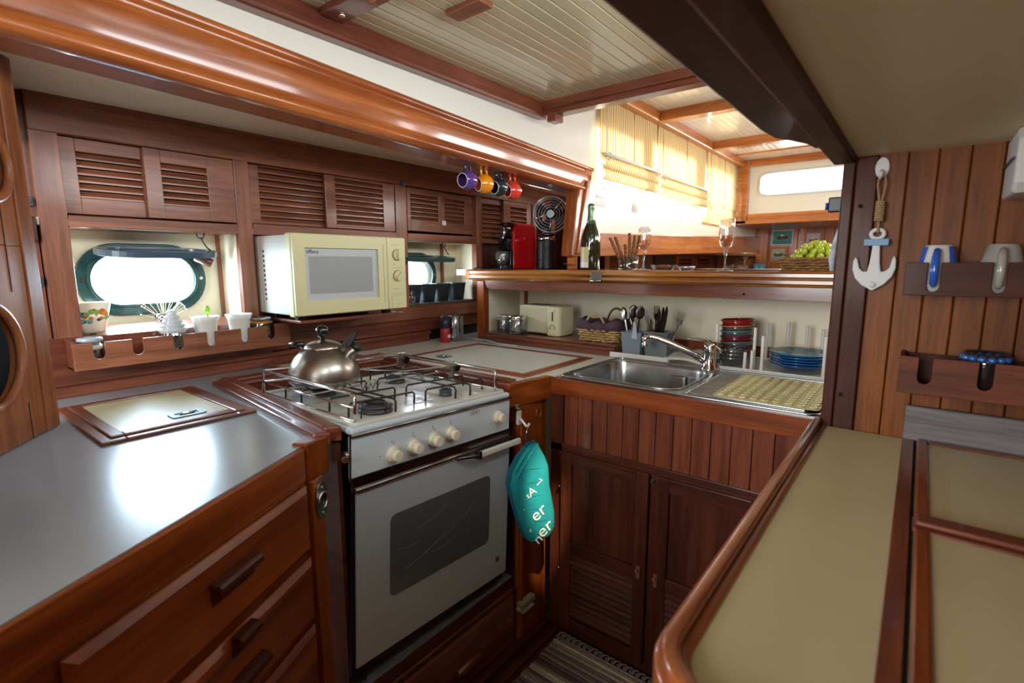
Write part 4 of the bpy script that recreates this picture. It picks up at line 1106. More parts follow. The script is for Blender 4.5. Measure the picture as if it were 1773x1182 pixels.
m.tube([mp(OUT[0][0]-.0,OUT[0][1]-.003,.026), mp((OUT[0][0]+span(.66)[0])/2-.002,.70,.028), mp(span(.655)[0]+.003,.655,.024)], .0035, 6); m.tube([mp(OUT[1][0],OUT[1][1]-.002,.025), mp(OUT[0][0]+.0,OUT[0][1]-.02,.030), mp(span(.64)[0]+.012,.64,.030)], .003, 6)
m.build('piping', plain('light teal piping','#1fb0b0',.8), mk)
for body, u_, z_, s_, rot in (('er', .50, .510, .062, .6), ('er', .60, .450, .064, .6), ('n', .36, .420, .050, .7), ('gr', .24, .462, .036, 1.1), ('A', .45, .585, .042, .5), ('is', .24, .53, .032, 1.0), ('t', .76, .56, .036, -.2), ('s', .32, .575, .03, .4), ('c', .76, .632, .03, -.4), ('y', .22, .60, .028, .6), ('7', .66, .61, .034, -.5)):
    a, b = span(z_); u2 = a+(b-a)*u_
    x_ = hh*cos(rot)+Vector((0,0,1))*sin(rot); y_ = -hh*sin(rot)+Vector((0,0,1))*cos(rot)
    text('printed_lettering', body, s_, whitec, mk, frame_mat(mp(u2, z_, .0335-(.004 if not .3 <= u_ <= .7 else 0)), x_, y_))
m = M(); hk = [(-.0035,.727),(-.006,.75),(-.002,.775),(.004,.79),(.010,.775),(.012,.75),(.010,.727)]
m.tube([mp(u_, z_, .016) for u_, z_ in hk], .002, 6)
m.build('hanging_clip', chrome, mk)
hkk = thing('wall_hook', 'small oval white hook on the cabinet end holding the oven mitt', 'hook', (-.957,1.232,.80))
m = M(); m.prism(rrect(1.222,1.246,.785,.835,.0119,6), 'x', -.957, -.951); m.build('hook_plate', wplast, hkk, .002)
m = M(); m.tube([(-.951,1.234,.81),(-.938,1.234,.80),(-.928,1.236,.788),(-.920,1.237,.788),(-.916,1.238,.797)], .004, 8); m.build('hook_arm', wplast, hkk)

# ================================================================== HANGING MUGS
mg = thing('espresso_mug', 'purple round mug hanging from the beam, first in the row from the louvered lockers', 'mug', (-1.35,1.44,1.60), 0, 'round mugs hanging under the beam')
def mugmat(n, c): return plain(n, c, .15, coat=.6)
m = M()
prof = [(.0001,-.030),(.017,-.030),(.020,-.027),(.030,-.018),(.0355,-.004),(.0365,.006),(.034,.018),(.028,.028),(.0255,.034),(.0235,.034),(.026,.027),(.032,.016),(.034,.004),(.030,-.014),(.018,-.024),(.0001,-.025)]
k = m.mark(); m.lathe(prof, (0,0,0), 32); m.build('mug_body', mugmat('purple glaze','#5b3a86'), mg)
m = M(); m.tube([(.033,0,-.012),(.046,0,-.012),(.060,0,-.004),(.064,0,.006),(.058,0,.013),(.046,0,.013),(.034,0,.014)], .005, 8); m.build('mug_handle', mugmat('dark purple glaze','#2e2450'), mg)
m = M(); m.tube([(.0245*cos(2*PI*i/28),.0245*sin(2*PI*i/28),.034) for i in range(28)], .0016, 6, True); m.build('mug_rim', plain('pale rim','#d8cfd6',.2), mg)
zd = Vector((-.15,-.95,-.12)).normalized(); xd = Vector((0,-.02,1)); xd = (xd-zd*xd.dot(zd)).normalized(); yd = zd.cross(xd)
rm = Matrix((xd,yd,zd)).transposed()
mugs = [mg]
for y, lab, c1, c2 in ((1.533,'orange round mug hanging from the beam between the purple and the black mug','#f0930f','#f0930f'),(1.62,'black patterned round mug hanging from the beam beside the red one','#1c2b33','#141a20'),(1.71,'coral red round mug hanging last in the row nearest the fan','#e2402f','#e2402f')):
    mugs.append(dup(mg, (-1.35,y,1.60), 0, lab, mats={'mug_body': mugmat('glaze'+c1,c1), 'mug_handle': mugmat('glaze2'+c1,c2)}))
for i, o in enumerate(mugs):
    o.rotation_euler = (Matrix.Rotation([.18,-.1,.12,-.05][i],3,'Z') @ rm).to_euler()
    o.location.z = 1.598 - .003*i
    y = o.location.y
    ho = thing('cup_hook', 'small brass cup hook under the beam holding the ' + ['purple','orange','black patterned','coral red'][i] + ' mug', 'hook', (-1.35,y,1.65), group='cup hooks under the beam')
    m = M(); m.tube([(-1.35,y,1.688-.031*(y-.25)),(-1.35,y,1.667),(-1.35,y-.006,1.660),(-1.35,y-.007,1.652),(-1.35,y,1.647),(-1.35,y+.006,1.652)], .0018, 6); m.build('hook_wire', plain('brass','#b08a3c',.3,1), ho)
# dots on the black mug
m = M()
for i in range(16):
    a = random.uniform(0,2*PI); z_ = random.uniform(-.014,.02); r_ = .0362-abs(z_-.004)*.12
    p = Vector((r_*cos(a), r_*sin(a), z_)); d = Vector((cos(a),sin(a),0)); m.cyl(p-d*.001, p+d*.0012, .0035, seg=8)
pd = m.build('painted_dots', plain('green flecks','#6fa79a',.3), mg); pd.parent = mugs[2]

# ================================================================== ON THE BAR
ZB = 1.2625
def at(frame_loc, fdir):    # local x = fdir
    f_ = Vector((fdir[0],fdir[1],0)).normalized(); return math.atan2(f_.y, f_.x)
cm = thing('coffee_machine', 'glossy red and black capsule coffee machine in the niche', 'coffee machine', (-1.735,2.215,ZB+.001), at(None,(-.26,-.966)))
m = M()
pr = [(-.095,0),(.055,0),(.055,.20),(.045,.222),(.02,.232),(-.075,.232),(-.090,.222),(-.095,.20)]
m.prism(pr, 'y', .036, .058); m.prism(pr, 'y', -.058, -.036); m.build('side_shell', redp, cm, .004)
m = M(); m.prism([(-.09,.004),(.052,.004),(.052,.20),(.04,.225),(.02,.229),(-.07,.229),(-.088,.21)], 'y', -.037, .037); m.build('core', blackg, cm, .002)
m = M(); m.prism([(-.09,.225),(.03,.2275),(.03,.236),(-.08,.236)], 'y', -.055, .055); m.build('top_shell', redp, cm, .004)
m = M(); m.box(.05,.085,-.040,.040,.10,.16); m.box(.05,.13,-.045,.045,.0,.022); m.cyl((.05,0,.188),(.098,0,.188),.040,seg=28); m.cyl((.06,0,.135),(.085,0,.135),.02,seg=16); m.box(.03,.07,-.045,.05,.0,.10); m.build('brew_head', blackg, cm, .004)
m = M(); m.cyl((.098,0,.188),(.106,0,.188),.038,.034,seg=28); m.tube([(.10,.038*cos(2*PI*i/28),.188+.038*sin(2*PI*i/28)) for i in range(28)], .003, 6, True); m.build('chrome_cap', chrome, cm)
m = M(); m.prism([(.0,.236),(.06,.246),(.085,.24),(.10,.226),(.06,.236),(.02,.232)], 'y', -.022, .022); m.build('lever', black, cm, .003)
m = M(); m.lathe([(.0001,0),(.026,0),(.034,.02),(.037,.05),(.034,.07),(.031,.07),(.034,.05),(.03,.02),(.0001,.006)], (.085,0,.024), 24); m.box(.118,.121,-.016,.016,.05,.085); m.build('capsule_bin', plain('silvery capsule bin','#9c9892',.25,.8), cm)
m = M(); m.tube([(-1.80,2.07,1.268),(-1.82,1.98,1.268),(-1.78,1.93,1.266),(-1.70,1.935,1.266),(-1.66,1.99,1.266),(-1.64,2.06,1.266)], .003, 6); o = m.build('electric_cable', black, None); tag(o, 'thin black cable looping on the bar before the coffee machine', 'cable')
fr = thing('milk_frother', 'black ribbed milk frother with chrome band beside the red coffee machine', 'frother', (-1.545,2.235,ZB))
pr = [(.0001,0),(.047,0),(.049,.004)]
for i in range(16): pr += [(.049,.006+i*.0085),(.0465,.010+i*.0085),(.049,.0135+i*.0085)]
m = M(); m.lathe(pr+[(.047,.145),(.0001,.145)], (-1.545,2.235,ZB), 36); m.build('frother_body', black, fr)
m = M(); m.lathe([(.044,.143),(.044,.172),(.0001,.172)], (-1.545,2.235,ZB), 32); m.build('chrome_band', chrome, fr)
m = M(); m.lathe([(.047,.171),(.049,.175),(.047,.182),(.0001,.184)], (-1.545,2.235,ZB), 32); m.build('frother_lid', blackg, fr)
fn = thing('cabin_fan', 'small round black cage fan standing behind the milk frother', 'fan', (-1.555,2.30,ZB))
FC = Vector((-1.54,2.262,1.545)); fd = Vector((.50,-.86,.05)).normalized(); fx = fd.cross(Vector((0,0,1))).normalized(); fy = fx.cross(fd)
def fp(a, b, c=0): return FC + fx*a + fy*b + fd*c
m = M()
for r_ in (.092,.078,.063,.048,.034): m.tube([fp(r_*cos(2*PI*i/40), r_*sin(2*PI*i/40), .012*(1-r_/.092)) for i in range(40)], .0016 if r_ < .09 else .003, 6, True)
m.tube([fp(.092*cos(2*PI*i/40), .092*sin(2*PI*i/40), -.03) for i in range(40)], .003, 6, True)
for i in range(8): a = 2*PI*i/8; m.tube([fp(.092*cos(a),.092*sin(a),0), fp(.092*cos(a),.092*sin(a),-.03)], .0014, 5)
m.build('cage', plain('grey cage wire','#9a9ca4',.25,.6), fn)
m = M()
for a in (-.25,-1.57,2.3): m.tube([fp(.02*cos(a),.02*sin(a),.013), fp(.092*cos(a),.092*sin(a),.003)], .0026, 6)
m.build('cage_spokes', chrome, fn)
m = M(); m.cyl(fp(0,0,-.045), fp(0,0,.010), .022, seg=20); m.build('motor', black, fn)
m = M(); k = m.mark(); m.cyl(fp(0,0,.010), fp(0,0,.016), .022, .02, seg=8); m.build('hub_badge', plain('grey hub','#8b9694',.3,.5), fn)
for i in range(4):
    a = 2*PI*i/4+.4; m = M()
    m.add([fp(.018*cos(a-.3),.018*sin(a-.3),-.006), fp(.082*cos(a-.35),.082*sin(a-.35),-.002), fp(.085*cos(a+.1),.085*sin(a+.1),-.010), fp(.08*cos(a+.5),.08*sin(a+.5),-.022), fp(.02*cos(a+.5),.02*sin(a+.5),-.018)], [(0,1,2,3,4)]); m.build('blade', black, fn)
m = M(); m.tube([fp(0,-.092,-.015), fp(0,-.11,-.015), (-1.56,2.335,1.42), (-1.56,2.335,1.27)], .006, 8); m.cyl((-1.56,2.335,ZB),(-1.56,2.335,ZB+.01),.036,seg=24); m.build('stand', black, fn)

bt_ = thing('champagne_bottle', 'dark green sparkling wine bottle with foil neck at the bar edge', 'bottle', (-1.165,2.03,ZB))
m = M(); m.lathe([(.0001,0),(.040,0),(.043,.004),(.0435,.12),(.041,.145),(.032,.175),(.022,.20),(.016,.225),(.0145,.245),(.0001,.245)], (-1.165,2.03,ZB), 32); m.build('bottle_glass', plain('green bottle glass','#20280e',.06,coat=1,spec=.8), bt_)
m = M(); m.lathe([(.0225,.200),(.0165,.225),(.0150,.25),(.0155,.268),(.0165,.272),(.0150,.285),(.009,.290),(.0001,.290)], (-1.165,2.03,ZB), 28); m.build('foil', plain('teal gold foil','#7f9a78',.3,.6,noise=.3), bt_)
def arc_label(nm, mat, par, c, r, z0, z1, a0, a1, n=12):
    m = M(); m.add([(c[0]+r*cos(a0+(a1-a0)*i/n), c[1]+r*sin(a0+(a1-a0)*i/n), c[2]+z) for z in (z0,z1) for i in range(n+1)], [(i,i+1,n+2+i,n+1+i) for i in range(n)], True); return m.build(nm, mat, par)
arc_label('label', plain('gold cream label','#cfbf8c',.4), bt_, (-1.165,2.03,ZB), .0440, .035, .10, -2.75, -1.25)
arc_label('lower_label', plain('white label','#e8e6dd',.4), bt_, (-1.165,2.03,ZB), .0441, .01, .035, -2.75, -1.25)

wj = thing('wafer_glass', 'short clear glass tumbler holding rolled wafers', 'glass', (-1.0,2.07,ZB))
m = M(); m.lathe([(.040,0),(.042,.003),(.043,.058),(.041,.058),(.0395,.008),(.0001,.006)], (-1.0,2.07,ZB), 28); m.build('tumbler', smokeg, wj)
m_w = plain('wafer brown','#8a5a34',.7,noise=.4,nscale=60)
labs = ['rolled wafer leaning furthest towards the champagne bottle','rolled wafer second from the champagne bottle in the tumbler','rolled wafer crossing low in the middle of the tumbler','tall upright rolled wafer with dark spiral in the tumbler','rolled wafer just left of the first flute glass','rolled wafer leaning against the first flute glass stem']
for i, (b, t_) in enumerate((((-.02,0),(-.082,.138)),((-.01,.01),(-.062,.142)),((.0,-.015),(-.02,.11)),((.005,.01),(-.004,.158)),((.012,0),(.018,.148)),((.02,.008),(.036,.145)))):
    p0 = Vector((-1.0+b[0]*.8, 2.07+b[0]*.6+b[1]*.5, ZB+.008)); p1 = Vector((-1.0+t_[0]*.8, 2.07+t_[0]*.6+.004*i, ZB+t_[1]))
    m = M(); m.tube([p0,p1], .0068, 8)
    d = (p1-p0); a_ = d.normalized().orthogonal().normalized(); b_ = d.normalized().cross(a_)
    o = m.build('rolled_wafer', m_w, None); tag(o, labs[i], 'wafer', 'rolled wafers in the tumbler')
    m = M(); m.tube([p0+d*(j/60)+(a_*cos(j*.6)+b_*sin(j*.6))*.0066 for j in range(61)], .0013, 4)
    o2 = M(); s2 = m.build('chocolate_spiral', plain('chocolate','#3a2010',.6), o)
def flute(label, x, y, tilt=0):
    t = thing('champagne_flute', label, 'glass', (x,y,ZB), group=None)
    m = M(); m.lathe([(.0001,.074),(.010,.078),(.020,.092),(.026,.115),(.027,.15),(.0255,.185),(.0248,.185),(.0262,.15),(.025,.115),(.018,.094),(.0001,.08)], (x,y,ZB), 32); m.build('bowl', clearg, t)
    m = M(); m.tube([(x,y,ZB+.003),(x,y,ZB+.03),(x,y,ZB+.074)], [.006,.0032,.006], 10); m.build('stem', smokeg, t)
    m = M(); m.lathe([(.0001,0),(.030,0),(.0305,.0015),(.006,.005),(.0001,.005)], (x,y,ZB), 28); m.build('foot', smokeg, t)
    m = M(); m.lathe([(.0001,.081),(.017,.095),(.0235,.115),(.0245,.128),(.0001,.128)], (x,y,ZB), 24); m.build('sparkling_wine', glass('pale rose wine','#f0d8cc',.02), t)
    return t
flute('clear champagne flute standing behind the tumbler of wafers', -.955, 2.125)
flute('clear champagne flute standing alone in the middle of the bar', -.565, 1.96)
tr = thing('snack_dish', 'rectangular clear glass dish of sweets lying on the bar between the flutes', 'dish', (-.84,2.08,ZB))
m = M()
rings = [[(-.845+x*s_,2.08+y*s_,ZB+z) for x,y in rrect(-.05,.05,-.03,.03,.01,3)] for s_, z in ((.75,.0),(1,.022),(.96,.022),(.72,.004))]
k = m.add([p for r in rings for p in r], []); n = len(rings[0])
for a in range(3):
    for j in range(n): m.f.append([k+a*n+j, k+a*n+(j+1)%n, k+(a+1)*n+(j+1)%n, k+(a+1)*n+j]); m.s.append(False)
m.build('glass_tray', smokeg, tr)
m = M()
for i in range(14): m.ball((-.845+random.uniform(-.03,.03), 2.08+random.uniform(-.018,.018), ZB+.010+random.uniform(0,.006)), .007, 6)
o = m.build('sweets', plain('pink sweets','#d97a6a',.5,noise=.3), tr); o['kind'] = 'stuff'
m = M(); m.lathe([(.0001,0),(.02,.0),(.034,.010),(.036,.016),(.034,.016),(.02,.004),(.0001,.003)], (-.765,2.12,ZB), 24); o = tag(m.build('small_saucer', plain('silver grey dish','#c9ccd4',.2,.6), None), 'tiny silvery saucer behind the clear dish of sweets', 'saucer')
m = M(); m.box(-.70,-.365,2.02,2.26,ZB,ZB+.006); tag(m.build('placemat', plain('dark edged mat','#4a2018',.3,coat=.3), None, .002), 'flat dark red board lying on the bar near the grape basket', 'mat')

# grape basket
def wicker(t, c, hx, hy, z0, z1, rows, flare, mat, r=.006, rad=.03, na=64, amp=.004, name='weave'):
    m = M()
    for i in range(rows):
        f_ = i/(rows-1); z = z0+(z1-z0)*f_+r; sx = 1+flare*f_
        lp = rr_loop(0,0,hx*sx,hy*sx,min(rad*sx,hx*sx-.001,hy*sx-.001),[2*PI*j/na for j in range(na)])
        m.tube([(c[0]+x*(1+amp/hx*sin(j*PI/2+i*PI)), c[1]+y*(1+amp/hy*sin(j*PI/2+i*PI)), z+.0012*sin(j*PI/4+i)) for j,(x,y) in enumerate(lp)], r, 6, True)
    return m.build(name, mat, t)
wick = plain('wicker brown','#8a6438',.7,noise=.35,nscale=50)
wick2 = plain('wicker straw','#b3925a',.7,noise=.4,nscale=60)
gb = thing('grape_basket', 'oval wicker basket of green grapes at the bulkhead end of the bar', 'basket', (-.285,1.985,ZB))
wicker(gb, (-.285,1.985), .088, .062, ZB, ZB+.036, 5, .16, wick, .0052, .06)
m = M(); m.prism(rr_loop(-.285,1.985,.085,.06,.058,[2*PI*j/40 for j in range(40)]), 'z', ZB+.001, ZB+.006); m.build('basket_base', wick, gb)
gg = thing('grape_bunch', 'bunch of pale green grapes heaped in the wicker basket', 'grapes', (-.285,1.985,ZB+.02))
gm_ = plain('grape green','#a9b52c',.25,coat=.4,noise=.15,nscale=30)
gm = M(); gm.ball((0,0,0), .0105, 14, 1, 1, 1.1)
first = None; cnt = 0
pl = []
for layer, (zz, hx, hy, n_) in enumerate(((.020,.078,.050,20),(.034,.074,.046,22),(.050,.060,.038,18),(.064,.044,.026,12),(.076,.026,.014,5))):
    for i in range(n_):
        a = i*2.4+layer; q_ = math.sqrt((i+.5)/n_)
        pl.append((hx*q_*cos(a)+(.006 if layer > 2 else 0), hy*q_*sin(a), zz+random.uniform(-.003,.003)))
for p in pl:
    if first is None:
        gmm = M(); gmm.ball((0,0,0), .0112, 14, 1, 1, 1.1); gmm.build
        first = M(); first.ball((gg.location.x,gg.location.y,gg.location.z), .0112, 14, 1, 1, 1.1); first = first.build('grape', gm_, gg); g_ = first
    else:
        g_ = first.copy(); C.objects.link(g_); g_.parent = gg
    g_.location = (p[0], p[1], p[2]-.005)
m = M(); m.tube([(-.36,1.95,ZB+.055),(-.385,1.94,ZB+.058),(-.395,1.935,ZB+.056)], .002, 6); m.build('stalk', plain('stalk','#4a4a1c',.7), gg)
# instruments on the aft side of the bulkhead post
m = M(); m.box(-.180,-.153,1.378,1.395,1.404,1.437); d_ = thing('bracket_light', 'small black fitting with blue lens on the bulkhead post edge', 'light', (-.17,1.39,1.405)); m.build('housing', black, d_, .003)
m = M(); m.cyl((-.180,1.386,1.418),(-.186,1.385,1.418),.008,seg=14); m.build('lens', plain('blue lens','#2a2fae',.1,coat=.8), d_)
m = M(); m.tube([(-.157,1.40,1.365),(-.162,1.41,1.34),(-.168,1.42,1.30),(-.165,1.41,1.272)], [.003,.006,.007,.004], 10)
tag(m.build('hanging_cloth', plain('white blue cloth','#c9cfe0',.7,noise=.5,nscale=25), None), 'narrow white and blue cloth hanging on the far side of the bulkhead post', 'cloth')

# ================================================================== UNDER THE BAR
ZL = .9645
ts = thing('toaster', 'cream two slice toaster with dial on the ledge under the bar', 'toaster', (-1.36,1.97,ZL))
m = M(); m.box(-1.485,-1.315,1.925,2.035,ZL+.006,ZL+.135); m.build('toaster_body', plain('grey cream toaster','#c9c3a2',.4), ts, .008)
m = M(); m.prism(rrect(-1.322,-1.245,1.905,2.04,.022), 'z', ZL+.001, ZL+.134); m.build('end_housing', plain('cream toaster end','#d4cda6',.35), ts, .005)
for b_ in ((-1.46,-1.34,1.955,1.97,ZL+.1345,ZL+.136),(-1.46,-1.34,1.99,2.005,ZL+.1345,ZL+.136)):
    m = M(); m.box(*b_); m.build('slot', void, ts)
m = M(); m.box(-1.285,-1.279,1.904,1.9055,ZL+.07,ZL+.12); m.build('lever_track', void, ts)
m = M(); m.box(-1.293,-1.271,1.894,1.906,ZL+.112,ZL+.122); m.build('toaster_lever', wplast, ts, .002)
m = M(); m.tube([(-1.282+.014*cos(t),1.904,ZL+.038+.014*sin(t)) for t in [-.6+i*.3 for i in range(15)]], .0016, 5); m.build('dial', plain('olive dial','#7a7550',.5), ts)
m = M(); m.box(-1.34,-1.325,1.915,1.93,ZL-.0005,ZL+.007); m.box(-1.47,-1.455,1.915,1.93,ZL-.0005,ZL+.007); m.build('foot', black, ts)
for i,(x,y,r,h,lab) in enumerate(((-1.565,1.905,.034,.080,'clear glass jar at the post end of the ledge'),(-1.462,1.876,.042,.085,'clear glass jar with steel lid standing in front of the toaster'))):
    t = thing('storage_jar', lab, 'jar', (x,y,ZL), group=None)
    m = M(); m.lathe([(r*.9,0),(r,.006),(r,h*.75),(r*.9,h*.8),(r*.88,h*.8),(r*.96,h*.74),(r*.96,.01),(.0001,.006)], (x,y,ZL), 28); m.build('jar_body', glass('jar glass %d'%i,'#e9eef0',.2), t)
    m = M(); m.lathe([(r*.98,h*.76),(r*1.02,h*.78),(r*1.02,h),(r*.97,h*1.03),(.0001,h*1.04)], (x,y,ZL), 28); m.build('jar_lid', chrome if i else plain('grey clear lid','#a39f96',.3,.3), t)
    m = M()
    for j in range(9): a = j*2.4; m.ball((x+r*.6*cos(a)*(j/9)**.5, y+r*.6*sin(a)*(j/9)**.5, ZL+.016+.009*(j%3)), .009, 8)
    o = m.build('jar_contents', plain('pale wrapped sweets','#c9c4c0',.3,noise=.3), t); o['kind'] = 'stuff'
wb = thing('wicker_basket', 'small straw basket with purple lining and two hoop handles', 'basket', (-1.045,1.95,ZL))
wicker(wb, (-1.045,1.945), .085, .055, ZL, ZL+.042, 5, .12, wick2, .0055, .02)
m = M(); m.prism(rr_loop(-1.045,1.945,.083,.053,.02,[2*PI*j/40 for j in range(40)]), 'z', ZL+.001, ZL+.006); m.build('basket_base', wick2, wb)
m = M()
NA = 48; A_ = [2*PI*j/NA for j in range(NA)]; rings = []
for s_, z in ((1.13,.044),(1.20,.05),(1.24,.066),(1.20,.082),(1.14,.084),(1.08,.07),(1.0,.03)):
    lp = rr_loop(0,0,.085*s_,.055*s_,.022,A_); rings.append([(-1.045+x,1.945+y,ZL+z+.006*sin(j*.9)*(s_>1.1)+.010*cos(A_[j])**2*(z>.06)) for j,(x,y) in enumerate(lp)])
k = m.add([p for r in rings for p in r], []); n = NA
for a in range(len(rings)-1):
    for j in range(n): m.f.append([k+a*n+j, k+a*n+(j+1)%n, k+(a+1)*n+(j+1)%n, k+(a+1)*n+j]); m.s.append(True)
m.build('cloth_lining', plain('purple lining','#4a3340',.8,noise=.5,nscale=25), wb)
m = M(); m.tube([(-1.045+.048*cos(PI*i/14)-.01, 1.945-.058, ZL+.045+.072*sin(PI*i/14)) for i in range(15)], .0045, 8); m.build('handle', plain('twine handle','#b59a76',.8,noise=.4,nscale=90), wb)
m = M(); m.tube([(-1.045+.045*cos(PI*i/14)+.03, 1.945+.058, ZL+.055+.080*sin(PI*i/14)) for i in range(15)], .0045, 8); m.build('handle', plain('dark hoop','#4c3426',.7), wb)

# drainer tray with cutlery caddies
dt = thing('drip_tray', 'white plastic drip tray carrying the two grey cutlery caddies', 'tray', (-.86,1.90,.9215))
m = M(); m.prism(rrect(-.955,-.71,1.825,2.0,.01), 'z', .9215, .930); m.holed(rrect(-.955,-.71,1.825,2.0,.01), rrect(-.95,-.715,1.83,1.995,.01), 'z', .930, .942); m.build('tray_body', wplast, dt, .002)
def caddy(label, x0, x1, y0, y1, z0, z1, mat, back=False):
    t = thing('cutlery_caddy', label, 'caddy', ((x0+x1)/2,(y0+y1)/2,z0), group=None)
    m = M(); f_ = .006
    a = rrect(x0+f_,x1-f_,y0+f_,y1-f_,.006,3); b = rrect(x0,x1,y0,y1,.006,3); c = rrect(x0+.003,x1-.003,y0+.003,y1-.003,.006,3); d = rrect(x0+f_+.003,x1-f_-.003,y0+f_+.003,y1-f_-.003,.006,3)
    rings = [[(x,y,z0) for x,y in a],[(x,y,z1) for x,y in b],[(x,y,z1) for x,y in c],[(x,y,z0+.004) for x,y in d]]
    k = m.add([p for r in rings for p in r], []); n = len(a)
    for q in range(3):
        for j in range(n): m.f.append([k+q*n+j, k+q*n+(j+1)%n, k+(q+1)*n+(j+1)%n, k+(q+1)*n+j]); m.s.append(False)
    m.f.append([k+i for i in range(n)][::-1]); m.s.append(False); m.f.append([k+3*n+i for i in range(n)]); m.s.append(False)
    m.build('caddy_body', mat, t); return t
c1 = caddy('light blue-grey cutlery caddy with slotted handle nearest the straw basket', -.912,-.826,1.838,1.915,.932,1.024, gplast)
m = M(); m.prism([(-.862,1.0),(-.838,1.0),(-.842,1.03),(-.848,1.068),(-.856,1.068),(-.860,1.03)], 'y', 1.832, 1.838); m.build('caddy_handle', plain('pale blue plastic','#a9b6c4',.4), c1, .001)
c2 = caddy('darker grey cutlery caddy full of knives and forks', -.820,-.722,1.845,1.93,.932,1.032, plain('darker grey plastic','#6e757a',.45))
sst = plain('cutlery steel','#a6a6a4',.2,1); sst2 = plain('shaded cutlery steel','#5d5752',.25,1)  # second steel is a darker copy with shade put into its colour
def cut(kind, label, base, top, mat, width=.011, fdir=(0.62,-.78,0)):
    base = Vector(base); top = Vector(top); d = (top-base).normalized(); n_ = Vector(fdir); n_ = (n_-d*n_.dot(d)).normalized(); s_ = d.cross(n_)
    def P(a, h, c=0): return base + d*h + s_*a + n_*c
    L_ = (top-base).length; m = M()
    def flat(pts, th):
        k = m.add([P(a,h,th) for a,h in pts]+[P(a,h,-th) for a,h in pts], []); n = len(pts)
        m.f += [[k+i for i in range(n)], [k+n+i for i in range(n)][::-1]]; m.s += [False, False]
        for i in range(n): m.f.append([k+i, k+n+i, k+n+(i+1)%n, k+(i+1)%n]); m.s.append(False)
    if kind == 'spoon':
        flat([(-.004,0),(.004,0),(.0025,L_-.045),(-.0025,L_-.045)], .001)
        k = m.mark(); m.ball((0,0,0), 1, 16, 1, 1, 1)
        mt_ = Matrix((s_*width*1.25, n_*.0045, d*.027)).transposed().to_4x4(); mt_.translation = P(0,L_-.026); m.xf(k, mt_)
    elif kind == 'fork':
        flat([(-.004,0),(.004,0),(.0025,L_-.055),(-.0025,L_-.055)], .001)
        flat([(-.003,L_-.057),(.003,L_-.057),(width,L_-.043),(width,L_-.030),(-width,L_-.030),(-width,L_-.043)], .001)
        for i in range(4):
            a = -width+.0015+i*(2*width-.003)/3; flat([(a-.0014,L_-.031),(a+.0014,L_-.031),(a+.0009,L_),(a-.0009,L_)], .001)
    else:
        flat([(-.004,0),(.004,0),(.005,L_-.10),(.0075,L_-.06),(.007,L_-.02),(.0,L_),(-.0045,L_-.01),(-.005,L_-.10)], .001)
    return tag(m.build(kind, mat, None), label, kind, 'cutlery standing in the caddies')
cz_ = .940
cut('spoon','bright small spoon leaning out towards the straw basket',(-.885,1.875,cz_),(-.935,1.90,1.115),sst,.011)
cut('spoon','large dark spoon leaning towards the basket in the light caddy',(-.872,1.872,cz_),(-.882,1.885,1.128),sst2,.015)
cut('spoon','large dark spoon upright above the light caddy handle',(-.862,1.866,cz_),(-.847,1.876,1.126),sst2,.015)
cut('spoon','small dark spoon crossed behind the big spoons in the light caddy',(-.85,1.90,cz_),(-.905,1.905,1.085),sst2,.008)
cut('fork','thin fork leaning back between the spoons and the knives',(-.800,1.90,cz_),(-.845,1.915,1.112),sst,.009)
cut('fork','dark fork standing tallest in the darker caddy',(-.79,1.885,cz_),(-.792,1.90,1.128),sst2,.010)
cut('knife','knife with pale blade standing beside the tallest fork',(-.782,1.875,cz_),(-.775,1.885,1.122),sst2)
cut('knife','dark knife in the middle of the darker caddy',(-.775,1.87,cz_),(-.758,1.885,1.128),plain('dark blade','#34302e',.3,.8))
cut('knife','dark knife leaning furthest towards the tap in the darker caddy',(-.765,1.872,cz_),(-.745,1.885,1.132),plain('dark blade two','#3d3937',.3,.8))
cut('fork','short-handled fork facing forward low in the darker caddy',(-.795,1.86,cz_),(-.805,1.868,1.07),sst,.010)
cut('fork','shiny fork leaning far out over the tap side of the caddy',(-.738,1.89,cz_),(-.690,1.90,1.108),sst,.012)
cut('knife','short steel knife at the front corner of the darker caddy',(-.80,1.855,cz_),(-.797,1.862,1.085),sst)
# folded cloth
m = M(); pts = []
NX, NY = 14, 9
for j in range(NY):
    for i in range(NX):
        u_, v_ = i/(NX-1), j/(NY-1)
        x = -.735+.165*u_+.02*v_; y = 1.835+.11*v_-.02*u_
        z = .927+.022*math.exp(-((u_-.5)**2)*6)*(.6+.4*v_)+.010*sin(u_*9+v_*3)*v_+.012*v_*(1-u_)
        pts.append((x,y,z))
k = m.add(pts, [(j*NX+i, j*NX+i+1, (j+1)*NX+i+1, (j+1)*NX+i) for j in range(NY-1) for i in range(NX-1)], True)
cl = m.build('dish_cloth', plain('white printed cloth','#d9d8d4',.85,noise=.15,nscale=20), None); so = cl.modifiers.new('thick','SOLIDIFY'); so.thickness = .007; so.offset = 1
tag(cl, 'crumpled white dish cloth with faint print behind the mixer tap', 'cloth')

